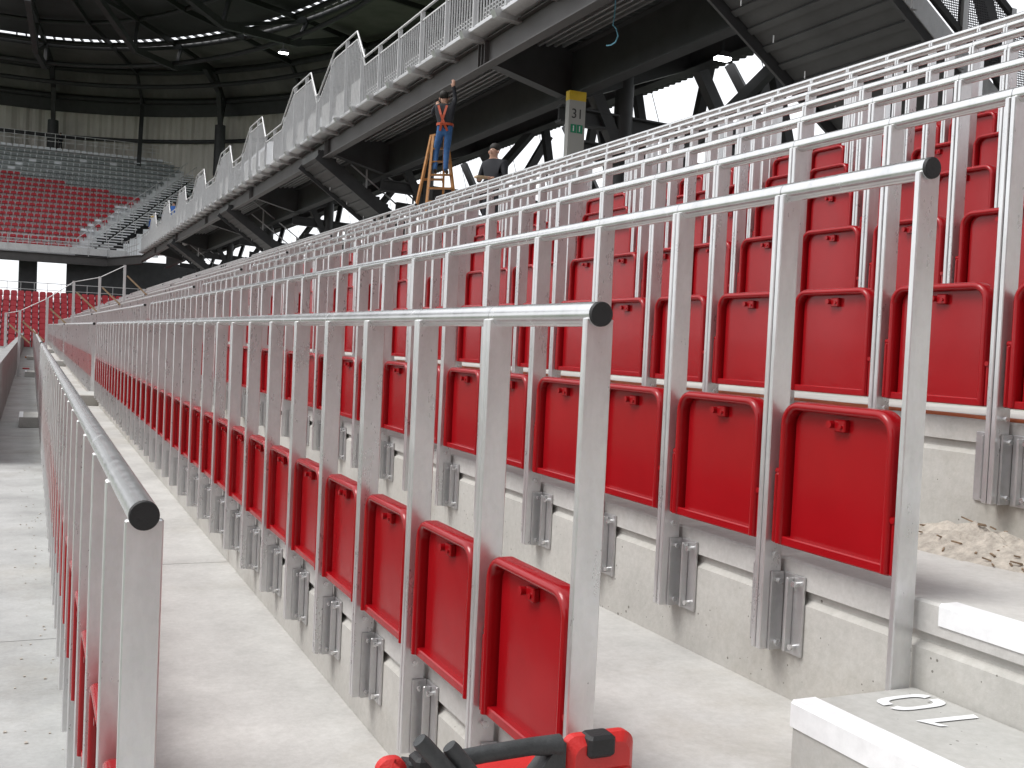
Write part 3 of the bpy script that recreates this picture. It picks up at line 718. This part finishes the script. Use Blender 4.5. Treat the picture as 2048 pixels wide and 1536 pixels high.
solid(sweep(RIN, 0.0).build('inner_sheet', M_ROOF, rf, of), 0.15)
def ringbeam(r, dz, rad, nm, inward=0.0):
    pts = []
    for s in SS[::6]:
        p = on_ring(r, s); c = Vector((RCX,RCY,p.z))-p; c.z = 0; pts.append(p+c.normalized()*inward+Vector((0,0,dz)))
    MB().tube(pts, rad, 6).build(nm, M_STEEL, rf, of)
for r, dz, rad, inw in ((RINGS[2],0,0.3,0.6),(RINGS[3],-0.6,0.3,0.8),(RINGS[4],-0.5,0.22,0),(RIN[0],-0.5,0.22,0),(RIN[1],-0.5,0.18,0),(RINGS[3],-2.4,0.22,2.6),(RINGS[1],-2.6,0.2,0.7),(RIN[0],-2.6,0.2,1)): ringbeam(r, dz, rad, 'ring_beam', inw)
for k in range(0, 200, 4):
    s = SS[80+k]; a = on_ring(RINGS[4], s); c = on_ring(RIN[0], s); MB().bar(a, c, 0.12, 0.2).build('gap_strut', M_STEEL, rf, of)
tag(rf, 'dark curved stadium roof with a bright open slit', 'roof')
def truss(s, label, main=True):
    def q(r, inward, dz):
        p = on_ring(r, s); c = Vector((RCX,RCY,p.z))-p; c.z = 0; return p+c.normalized()*inward+Vector((0,0,dz))
    base = q(RINGS[0], 2.0, 2.6); N = q(RINGS[0], 2.0, 6.0)
    outer = [q(RINGS[0],2.0,2.0) if not main else N, q(RINGS[2],0.9,-0.2), q(RINGS[3],0.9,-0.6), q(RINGS[4],0,-0.6), q(RIN[1],0,-0.6), q(RIN[2],0,-0.6)]
    inner = [N, q(RINGS[2],3.4,0.4), q(RINGS[3],5.0,-1.2), q(RINGS[4],1.6,-2.8), q(RIN[1],1,-3.2), q(RIN[2],1,-1.6)]
    t = empty('roof_truss', base); of = -Vector(t.location)
    if main:
        MB().tube([base+Vector((0,0,-1.5)), N], [0.55,0.5], 8).build('column', M_STEEL, t, of)
        for a, c in zip(inner[:-1], inner[1:]): MB().bar(a, c, 0.42, 0.5).build('lower_chord', M_STEEL, t, of)
        for k in range(1, 5):
            MB().bar(outer[k], inner[k], 0.26, 0.26).build('web', M_STEEL, t, of); MB().bar(outer[k], inner[k+1], 0.26, 0.26).build('web', M_STEEL, t, of)
    for a, c in zip(outer[:-1], outer[1:]): MB().bar(a, c, 0.3 if main else 0.22, 0.4).build('upper_chord', M_STEEL, t, of)
    tag(t, label, 'truss', 'dark roof trusses')
truss(-14, 'dark roof truss beyond the left edge of the far tier')
truss(5.5, 'forked dark roof truss column behind the left part of the far tier')
truss(19, 'slender curved roof rib between the two forked columns', False)
truss(32, 'forked dark roof truss at the top of the white stairs')
truss(45, 'slender roof rib right of the white stairs', False)
truss(58, 'dark roof truss above the balcony guard peaks')
truss(72, 'slender roof rib nearest the side stand', False)
truss(84, 'dark roof truss high over the balcony of the side stand')

# the stand behind the camera: same tiers and roof, only its mass matters here
nst = tag(empty('near_end_stand', (-10,-36,-3.2)), 'mass of the opposite end stand behind the viewer', 'stand'); of = -Vector(nst.location)
MB().prism([(-70,-36,-3.2),(-70,-36,-1.6),(-70,-47,4.5),(-70,-47,-3.2)], (105,0,0)).build('lower_tier', M_RED2, nst, of)
MB().prism([(-70,-43,5.6),(-70,-43,6.8),(-70,-58,17),(-70,-58,15.5)], (105,0,0)).build('upper_tier', M_GREYSEAT, nst, of)
MB().box(-70,35,-62.4,-62,-3.2,25).build('back_wall', M_CLAD, nst, of)
MB().box(-70,35,-62,-34,25.3,25.6).build('roof', M_ROOF, nst, of)

# tall divider posts across the terrace in the third aisle
tp = [(12,625),(40,620),(95,595),(148,562),(200,553),(250,530)]
prev = None
for k, (u, v) in enumerate(tp):
    p = px(u, v, 1, 35.7)
    i = 0
    while i < NROW and p.x > rx(i)+RIS: i += 1
    z0 = rz(i)+F if p.x > -0.6 else -3.2
    t = empty('divider_post', (p.x, 35.7, z0)); of = -Vector(t.location)
    MB().box(p.x-0.04,p.x+0.04,35.66,35.74,z0,p.z).build('post', M_GFAR, t, of)
    MB().box(p.x-0.09,p.x+0.09,35.61,35.79,z0,z0+0.02).build('base_plate', M_GFAR, t, of)
    MB().bar((p.x+0.08,35.72,p.z-0.35),(p.x+0.72,35.72,max(p.z-0.95,z0+0.1)),0.04,0.05).build('wood_brace', M_PLANK, t, of)
    if prev: MB().tube([prev,(p.x,35.7,p.z-0.03)],0.014,6).build('top_cable', M_GFAR, t, of)
    prev = (p.x,35.7,p.z-0.03)
    tag(t, 'tall galvanised divider post in the far aisle, %s from the left' % nth(k+1), 'post', 'tall divider posts')

# ------------------------------------------------------------------ people
def person(label, J, mats, hair=True, helmet=False, harness=False, fingers=False):
    """J: joint -> position. One continuous skinned body, colours by region."""
    names = list(J); base = min((J['ankle_l'], J['ankle_r']), key=lambda p: p.z).copy(); base.z -= 0.08
    rad = dict(pelvis=(0.15,0.12), belly=(0.15,0.115), chest=(0.18,0.125), neck=(0.06,0.06), head=(0.085,0.095), crown=(0.07,0.08),
               shoulder=(0.075,0.075), elbow=(0.05,0.05), wrist=(0.034,0.034), hand=(0.045,0.028), hip=(0.095,0.095), knee=(0.065,0.068), ankle=(0.045,0.05), toe=(0.045,0.035))
    edges = [('pelvis','belly'),('belly','chest'),('chest','neck'),('neck','head'),('head','crown')]
    for s in 'lr':
        edges += [('chest','shoulder_'+s),('shoulder_'+s,'elbow_'+s),('elbow_'+s,'wrist_'+s),('wrist_'+s,'hand_'+s),('pelvis','hip_'+s),('hip_'+s,'knee_'+s),('knee_'+s,'ankle_'+s),('ankle_'+s,'toe_'+s)]
    P = dict(J)
    if fingers:
        for s in 'lr':
            d = (P['hand_'+s]-P['wrist_'+s]).normalized(); sd_ = d.cross(Vector((0,0,1))); sd_ = sd_.normalized() if sd_.length > 0.1 else Vector((1,0,0))
            for f, (o_, ln) in enumerate(((-0.03,0.07),(-0.01,0.085),(0.01,0.08),(0.03,0.06))):
                P['f%d_%s' % (f,s)] = P['hand_'+s]+sd_*o_+d*ln*0.6; P['g%d_%s' % (f,s)] = P['hand_'+s]+sd_*o_*1.1+d*ln+Vector((0,0,-0.015))
                edges += [('hand_'+s,'f%d_%s' % (f,s)),('f%d_%s' % (f,s),'g%d_%s' % (f,s))]
            P['t_'+s] = P['wrist_'+s].lerp(P['hand_'+s],0.5)-sd_*0.06; edges.append(('wrist_'+s,'t_'+s))
    names = list(P); idx = {n: k for k, n in enumerate(names)}
    me = bpy.data.meshes.new('person_cage'); me.from_pydata([tuple(P[n]-base) for n in names], [(idx[a],idx[c]) for a,c in edges], []); me.update()
    ob = bpy.data.objects.new('person_cage', me); COL.objects.link(ob)
    sk = ob.modifiers.new('skin','SKIN'); sk.use_smooth_shade = True
    lay = me.skin_vertices[0].data
    for n in names:
        r = rad.get(n) or rad.get(n.split('_')[0]) or (0.010,0.010)
        lay[idx[n]].radius = r; lay[idx[n]].use_root = (n == 'pelvis')
    su = ob.modifiers.new('sub','SUBSURF'); su.levels = 2; su.render_levels = 2
    bpy.context.view_layer.update()
    em = bpy.data.meshes.new_from_object(ob.evaluated_get(bpy.context.evaluated_depsgraph_get())); bpy.data.objects.remove(ob)
    em.materials.clear()
    for mm in mats: em.materials.append(mm)                # skin, top, trousers, boots
    L = {n: P[n]-base for n in names}
    def seg(p, a, c):
        ab = c-a; t_ = max(0,min(1,(p-a).dot(ab)/max(ab.length_squared,1e-9))); return (p-a-ab*t_).length
    reg = []
    for a, c in edges:
        s_ = a.split('_')[0]+'-'+c.split('_')[0]
        reg.append((L[a], L[c], 0 if s_ in ('neck-head','head-crown','wrist-hand') or s_[0] in 'hwf' and ('-f' in s_ or '-g' in s_ or '-t' in s_) and not s_.startswith('hip') else 3 if s_ == 'ankle-toe' else 2 if s_ in ('pelvis-hip','hip-knee','knee-ankle') else 1))
    for pl in em.polygons:
        c = pl.center; pl.material_index = min(reg, key=lambda r: seg(c, r[0], r[1]))[2]; pl.use_smooth = True
    t = empty('person', base); put('body', em, t)
    hd, cr = L['head'], L['crown']
    fwd = J.get('look', Vector((0,-1,0))) if False else LOOK
    side = fwd.cross(Vector((0,0,1))).normalized()
    def ell(c, rx_, ry_, rz_, n=12, mmin=0.0):
        b = MB(); vs = []; fs = []
        for a in range(n//2+1):
            th = math.pi*a/(n//2)
            for k in range(n):
                ph = 2*math.pi*k/n
                v = side*(rx_*math.sin(th)*math.cos(ph))+fwd*(ry_*math.sin(th)*math.sin(ph))+Vector((0,0,rz_*math.cos(th)))
                vs.append(c+v)
        for a in range(n//2):
            for k in range(n): fs.append((a*n+k,a*n+(k+1)%n,a*n+n+(k+1)%n,a*n+n+k))
        return b.add(vs, fs, True)
    mid = hd.lerp(cr, 0.5)
    if helmet:
        b = ell(mid+Vector((0,0,0.06)), 0.125, 0.14, 0.10); b.add(*[([mid+Vector((0,0,0.03))+side*(0.13*math.cos(k*math.pi/6))+fwd*(0.02+0.17*math.sin(k*math.pi/6)) for k in range(12)]), [tuple(range(12))]]); b.build('helmet', M_HELM, t)
    elif hair: ell(mid-fwd*0.035+Vector((0,0,0.045)), 0.098, 0.098, 0.092).build('hair', M_HAIR, t)
    for sg in (-1,1):
        ell(mid+side*0.095*sg-Vector((0,0,0.03)), 0.014, 0.024, 0.034, 8).build('ear', mats[0], t)
        ell(mid+side*0.035*sg+fwd*0.088-Vector((0,0,0.0)), 0.014, 0.009, 0.009, 6).build('eye', M_HAIR, t)
    b = MB(); nz = mid+fwd*0.09-Vector((0,0,0.025)); b.add([nz+side*0.015-Vector((0,0,0.02)), nz-side*0.015-Vector((0,0,0.02)), nz+fwd*0.025-Vector((0,0,0.018)), nz+Vector((0,0,0.03))], [(0,1,2),(0,2,3),(1,3,2),(0,3,1)]); b.build('nose', mats[0], t)
    ell(mid+fwd*0.088-Vector((0,0,0.062)), 0.024, 0.008, 0.006, 6).build('mouth', M_BOOT, t)
    if harness:
        c, p_, s1, s2 = L['chest'], L['pelvis'], L['shoulder_l'], L['shoulder_r']
        for a, cc in ((s1.lerp(s2,0.25), p_.lerp(L['hip_r'],0.9)), (s1.lerp(s2,0.75), p_.lerp(L['hip_l'],0.9))):
            pts = [a-fwd*0.10+Vector((0,0,0.03)), a.lerp(cc,0.35)-fwd*0.15, a.lerp(cc,0.7)-fwd*0.145, cc-fwd*0.10]
            for q1, q2 in zip(pts[:-1], pts[1:]): MB().bar(q1, q2, 0.045, 0.01, -fwd).build('harness_strap', M_HARN, t)
        bl = MB(); ring = [L['belly']-Vector((0,0,0.06))+side*(0.175*math.cos(k*math.pi/8))+fwd*(0.15*math.sin(k*math.pi/8)) for k in range(17)]
        for q1, q2 in zip(ring[:-1], ring[1:]): bl.bar(q1, q2, 0.01, 0.05)
        bl.build('harness_belt', M_HARN, t)
    tag(t, label, 'person'); return t
def joints(o, face, h=1.75, arms='down', sit=False):
    """simple upright pose; o = point between the feet, face = facing direction in the ground plane"""
    f = face.normalized(); s = f.cross(Vector((0,0,1))); U = Vector((0,0,1)); k = h/1.75
    J = {}
    def at(fw_, sd_, up_): return o+(f*fw_+s*sd_+U*up_)*k
    J['pelvis'] = at(0,0,0.95); J['belly'] = at(0.01,0,1.12); J['chest'] = at(0,0,1.34); J['neck'] = at(0.01,0,1.50); J['head'] = at(0.02,0,1.60); J['crown'] = at(0.02,0,1.69)
    for n, g in (('l',-1),('r',1)):
        J['shoulder_'+n] = at(0,0.19*g,1.42); J['hip_'+n] = at(0,0.09*g,0.90); J['knee_'+n] = at(0.03,0.11*g,0.49); J['ankle_'+n] = at(0,0.12*g,0.08); J['toe_'+n] = at(0.16,0.13*g,0.04)
        if arms == 'down': J['elbow_'+n] = at(-0.02,0.25*g,1.13); J['wrist_'+n] = at(0.06,0.26*g,0.88); J['hand_'+n] = at(0.08,0.25*g,0.80)
        elif arms == 'front': J['elbow_'+n] = at(0.03,0.27*g,1.14); J['wrist_'+n] = at(0.25,0.14*g,1.12); J['hand_'+n] = at(0.32,0.09*g,1.13)
        elif arms == 'up': J['elbow_'+n] = at(0.14,0.24*g,1.66); J['wrist_'+n] = at(0.10,0.20*g,1.92); J['hand_'+n] = at(0.12,0.19*g,2.0)
    return J, f
# step ladder under the edge beam
def to_floor(a, c, z): a, c = Vector(a), Vector(c); d = c-a; return a+d*((z-a.z)/d.z)
lf = {}
for n, (t0, t1) in dict(fl=((867,272,21.6),(853,410,21.3)), fr=((893,270,21.8),(908,395,21.5)), bl=((863,272,22.0),(833,412,22.6)), br=((889,270,22.2),(886,405,22.8))).items():
    a = ud(*t0); lf[n] = (a, to_floor(a, ud(*t1), CON+0.005))
cen = sum((lf[n][1] for n in lf), Vector())/4
t = empty('step_ladder', cen); of = -Vector(cen)
for n in lf: MB().bar(lf[n][0], lf[n][1], 0.045, 0.075).build('rail', M_WOOD, t, of)
for k in range(1, 9):
    f = k/9; a, c = lf['fl'][0].lerp(lf['fl'][1], f), lf['fr'][0].lerp(lf['fr'][1], f)
    MB().bar(a, c, 0.12, 0.03).build('tread', M_WOOD, t, of)
    if k % 3 == 0: MB().bar(lf['bl'][0].lerp(lf['bl'][1], f), lf['br'][0].lerp(lf['br'][1], f), 0.03, 0.05).build('brace', M_WOOD, t, of)
top = sum((lf[n][0] for n in lf), Vector())/4
MB().bar(lf['fl'][0].lerp(lf['bl'][0],0.5)+Vector((0,0,0.02)), lf['fr'][0].lerp(lf['br'][0],0.5)+Vector((0,0,0.02)), 0.20, 0.03).build('top_cap', M_WOOD, t, of)
tag(t, 'orange wooden stepladder standing behind the top seat row', 'ladder')
# worker on the ladder, back to us, arms up at the beam
feet = lf['fl'][0].lerp(lf['fl'][1], 3/9).lerp(lf['fr'][0].lerp(lf['fr'][1], 3/9), 0.5)+Vector((0,0,0.02))
vdir = Vector((math.sin(YAW+0.15), math.cos(YAW+0.15), 0)); LOOK = vdir
J, _f = joints(feet-vdir*0.06, vdir, 1.62, 'up')
sh = Vector((math.cos(YAW),-math.sin(YAW),0))
for n in ('pelvis','belly','hip_l','hip_r'): J[n] = J[n]+sh*0.06
for n in ('chest','neck','head','crown','shoulder_l','shoulder_r'): J[n] = J[n]+sh*0.02
J['elbow_l'] = J['shoulder_l']+sh*-0.10+vdir*0.22+Vector((0,0,0.14)); J['wrist_l'] = J['elbow_l']+vdir*0.06+sh*0.06+Vector((0,0,0.24)); J['hand_l'] = J['wrist_l']+Vector((0,0,0.08))
J['elbow_l'] = J['shoulder_l']-sh*0.09+vdir*0.20+Vector((0,0,-0.10)); J['wrist_l'] = J['elbow_l']+vdir*0.15+sh*0.05+Vector((0,0,0.18)); J['hand_l'] = J['wrist_l']+vdir*0.03+Vector((0,0,0.08))
J['knee_l'] = J['knee_l']+vdir*0.10-sh*0.03; J['knee_r'] = J['knee_r']+vdir*0.04
person('worker in blue jeans and orange harness standing on the stepladder, arms raised', J, (M_SKIN, M_DARKJ, M_JEANS, M_BOOT), True, False, True, True)
# man in dark jacket behind the top row
pf = px(990, 282, 0, 7.15); LOOK = Vector((-0.8,-0.55,0)).normalized()
J, _f = joints(Vector((7.15, pf.y, CON)), LOOK, 1.80, 'front')
person('man in a dark jacket standing behind the top row right of the stepladder', J, (M_SKIN, M_DARKJ, M_DARKJ, M_BOOT), True, False, False, True)
MBX = MB().cbox(-0.10,0.10,-0.07,0.07,-0.02,0.02,0.004)
o = MBX.build('small_box', M_PLANK, None, (J['hand_l']+J['hand_r'])/2+LOOK*0.07); tag(o, 'small pale box held by the man in the dark jacket', 'box')
# stepped side tier behind the balcony guard, and small figures on the far tiers
stt = tag(empty('side_tier', (8.4, 75, 6.3)), 'pale stepped tier behind the balcony guard at the far corner', 'stand'); of = -Vector(stt.location)
for j in range(3): MB().box(7.95+0.8*j, 7.95+0.8*j+0.82, 70, 87.5, 6.3, 7.45+0.5*j).build('tread', M_GFAR, stt, of)
for lab, ax, val, u, v, z0, top, helm in (('worker in blue overalls and yellow helmet behind the balcony guard', 0, 8.25, 305, 436, 7.45, M_BLUEW, True), ('worker in blue near the far balcony corner, left of a colleague', 0, 9.1, 331, 408, 7.95, M_BLUEW, False), ('worker in blue standing right of a colleague at the far balcony corner', 0, 9.1, 348, 404, 7.95, M_BLUEW, False), ('person in dark clothes at the top of the grey seats', 1, UY+DY*NU+0.9, 121, 277, UZ+DZ*NU+0.02, M_DARKJ, False)):
    hp = px(u, v, ax, val); LOOK = Vector((-0.5,-0.8,0)).normalized()
    J, _f = joints(Vector((hp.x, hp.y, z0)), LOOK, 1.76, 'down'); person(lab, J, (M_SKIN, top, top, M_BOOT), True, helm)

# ------------------------------------------------------------------ loose things close by
# red tool case standing on the aisle step of the second row
zs = rz(1)+F+0.172+0.003
x0, x1, yc, zt = 0.371, 0.866, -0.10, -0.402
t = empty('tool_case', ((x0+x1)/2, yc, zs)); of = -Vector(t.location)
def rbox(b, xa, xb, ya, yb_, za, zb, r, n=5):             # box with large rounded upper corners, seen from the side
    pts = [(xa,za),(xb,za)]
    for k in range(n+1): a = math.pi/2*k/n; pts.append((xb-r+r*math.cos(a), zb-r+r*math.sin(a)))
    for k in range(n+1): a = math.pi/2+math.pi/2*k/n; pts.append((xa+r+r*math.cos(a), zb-r+r*math.sin(a)))
    c = 0.014
    mx, mz = (xa+xb)/2, (za+zb)/2
    def ins(p, d): return (p[0]+(d if p[0] < mx else -d), p[1]+(d if p[1] < mz else -d))
    L_ = [[(p[0],ya+c,p[1]) for p in pts]]; m_ = len(pts)
    rings = [[(ins(p,c)[0],ya,ins(p,c)[1]) for p in pts], [(p[0],ya+c,p[1]) for p in pts], [(p[0],yb_-c,p[1]) for p in pts], [(ins(p,c)[0],yb_,ins(p,c)[1]) for p in pts]]
    vs = [q_ for g in rings for q_ in g]; fs = [tuple(range(m_-1,-1,-1)), tuple(range(3*m_,4*m_))]
    for l in range(3):
        for i in range(m_): j = (i+1)%m_; fs.append((l*m_+i,l*m_+j,l*m_+m_+j,l*m_+m_+i))
    return b.add(vs, fs)
rbox(MB(), x0, x1, yc-0.065, yc+0.05, zs, zt-0.055, 0.03).build('body', M_REDCASE, t, of)
rbox(MB(), x0, x0+0.052, yc-0.058, yc-0.012, zt-0.07, zt+0.004, 0.022).build('left_shoulder', M_REDCASE, t, of)
rbox(MB(), x1-0.142, x1, yc-0.058, yc-0.012, zt-0.07, zt+0.004, 0.024).build('right_shoulder', M_REDCASE, t, of)
hb = MB(); hy = yc-0.035
hb.tube([(x0+0.045,hy,zt-0.030),(x0+0.075,hy,zt-0.022),(x0+0.12,hy,zt-0.016),(x0+0.2,hy,zt-0.011),(x0+0.29,hy,zt-0.008),(x1-0.15,hy,zt-0.012)], [0.018,0.017,0.016,0.0155,0.016,0.02], 14)
hb.build('handle', M_DKGREY, t, of)
MB().prism([(x1-0.205,yc-0.056,zt-0.056),(x1-0.143,yc-0.05,zt-0.056),(x1-0.143,yc-0.05,zt-0.004),(x1-0.162,yc-0.05,zt-0.002),(x1-0.170,yc-0.05,zt-0.022)], (0,0.042,0)).build('handle_foot', M_DKGREY, t, of)
MB().prism([(x0+0.053,yc-0.05,zt-0.056),(x0+0.135,yc-0.05,zt-0.056),(x0+0.10,yc-0.05,zt-0.03),(x0+0.07,yc-0.05,zt-0.012),(x0+0.053,yc-0.05,zt-0.008)], (0,0.042,0)).build('handle_foot', M_DKGREY, t, of)
for xx in (x1-0.105, x0+0.06): MB().cbox(xx,xx+0.056,yc-0.068,yc-0.022,zt-0.034,zt+0.007,0.006).build('latch', M_BLACK, t, of)
MB().box(x0+0.10,x1-0.10,yc-0.0675,yc-0.0655,zs+0.08,zs+0.19).build('front_panel', M_DKGREY, t, of)
tag(t, 'red plastic tool case with black carry handle standing in the near aisle', 'tool case')
# bolt cutter leaning on the case
t = empty('bolt_cutter', (0.82,-0.36,zs)); of = -Vector(t.location)
ya = yc-0.115
g1, g2 = px(838,1480,1,ya-0.02), px(898,1492,1,ya-0.01)
j1, j2 = px(1120,1790,1,ya-0.05), px(1135,1790,1,ya-0.05)
jaw = Vector((j2.x+0.03, j2.y, zs+0.01))
for g, j in ((g1,j1),(g2,j2)):
    MB().tube([g, g.lerp(j,0.03), g.lerp(j,0.40)], [0.0125,0.0145,0.0145], 14).build('grip', M_DKGREY, t, of)
    MB().tube([g.lerp(j,0.40), j], 0.009, 10).build('arm', M_STEEL, t, of)
MB().bar(j1.lerp(j2,0.5)+Vector((-0.01,0,0.02)), jaw, 0.03, 0.05).build('jaw', M_STEEL, t, of)
tag(t, 'bolt cutter with dark rubber grips leaning on the tool case', 'bolt cutter')

# orange cable and dark cable lying on the tread behind the fourth row
zc = rz(3)+F+H+0.006; xc = rx(3)+0.075
def wiggle(y0, y1, n, amp, x, ph, r, z):
    return [(x+amp*math.sin(ph+k*1.7)*math.sin(k*0.37+ph), y0+(y1-y0)*k/n, z+r) for k in range(n+1)]
tag(MB().tube(wiggle(-0.9,6.5,60,0.018,xc,0.4,0.006,zc-0.006), 0.009, 6).build('extension_cable', M_ORANGE), 'orange cable lying along the concrete edge below the fourth row', 'cable')
tag(MB().tube(wiggle(-0.9,5.0,70,0.022,xc+0.05,2.1,0.006,zc-0.006), 0.006, 6).build('thin_cable', M_BARK), 'thin dark wavy cable beside the orange cable', 'cable')

# heap of swept sand with chips at the foot of the fourth riser
hc = Vector((2.36, 0.43, rz(3)+F)); b = MB(); n = 26; vs = []; fs = []
rnd = random.Random(3)
for iy in range(n+1):
    for ix in range(n+1):
        x, y = -0.17+0.34*ix/n, -0.62+1.0*iy/n
        r = math.hypot(x/0.16, (y)/0.42)
        h_ = max(0, 1-r)**1.2*0.085
        vs.append((hc.x+x, hc.y+y, hc.z+0.001+h_*(0.8+0.4*rnd.random())+ (0.004*rnd.random() if h_ > 0 else -0.004)))
for iy in range(n):
    for ix in range(n): a = iy*(n+1)+ix; fs.append((a,a+1,a+n+2,a+n+1))
b.add(vs, fs, False); o = b.build('sand_heap', M_SAND); tag(o, 'small heap of swept sand on the tread at the right edge', 'sand', kind='stuff')
b = MB()
for k in range(90):
    x, y = hc.x+rnd.uniform(-0.15,0.13), hc.y-0.1+rnd.gauss(-0.25,0.22); a = rnd.uniform(0,3.1); L_ = rnd.uniform(0.008,0.04) if k > 6 else rnd.uniform(0.06,0.12)
    z = hc.z+0.006+max(0,1-math.hypot((x-hc.x)/0.16,(y-hc.y)/0.42))**1.2*0.085
    b.bar((x,y,z),(x+L_*math.cos(a),y+L_*math.sin(a),z+rnd.uniform(-0.002,0.006)),rnd.uniform(0.003,0.010),0.004)
tag(b.build('wood_chips', M_BARK), 'scattered wood chips around the sand heap', 'chips', kind='stuff')
# crumbs and grit on the front walkway
b = MB()
for k in range(90):
    x, y = rnd.choice((-0.03,-0.05,0.0))-abs(rnd.gauss(0,0.10)), rnd.uniform(0.4,14); r = rnd.uniform(0.002,0.006)
    b.box(x-r,x+r,y-r*1.4,y+r*1.4,F+0.0005,F+r)
tag(b.build('grit', M_SAND), 'dirt crumbs scattered on the front walkway', 'grit', kind='stuff')
for u, v, lab, m_, sx, sy, sz in ((183,806,'yellow timber offcut on the second tread by the far aisle',M_PLANK,0.10,0.22,0.05),(55,716,'brown timber offcut at the far end of the front walkway',M_WOOD,0.12,0.3,0.08),(52,738,'dark red timber offcut on the front walkway near the parapet',M_RED2,0.12,0.2,0.04)):
    zz = (rz(1)+F if u > 100 else F)+0.0005; p = px(u, v, 2, zz)
    tag(MB().cbox(p.x-sx,p.x+sx,p.y-sy,p.y+sy,zz,zz+sz,0.005).build('timber_offcut', m_), lab, 'timber')
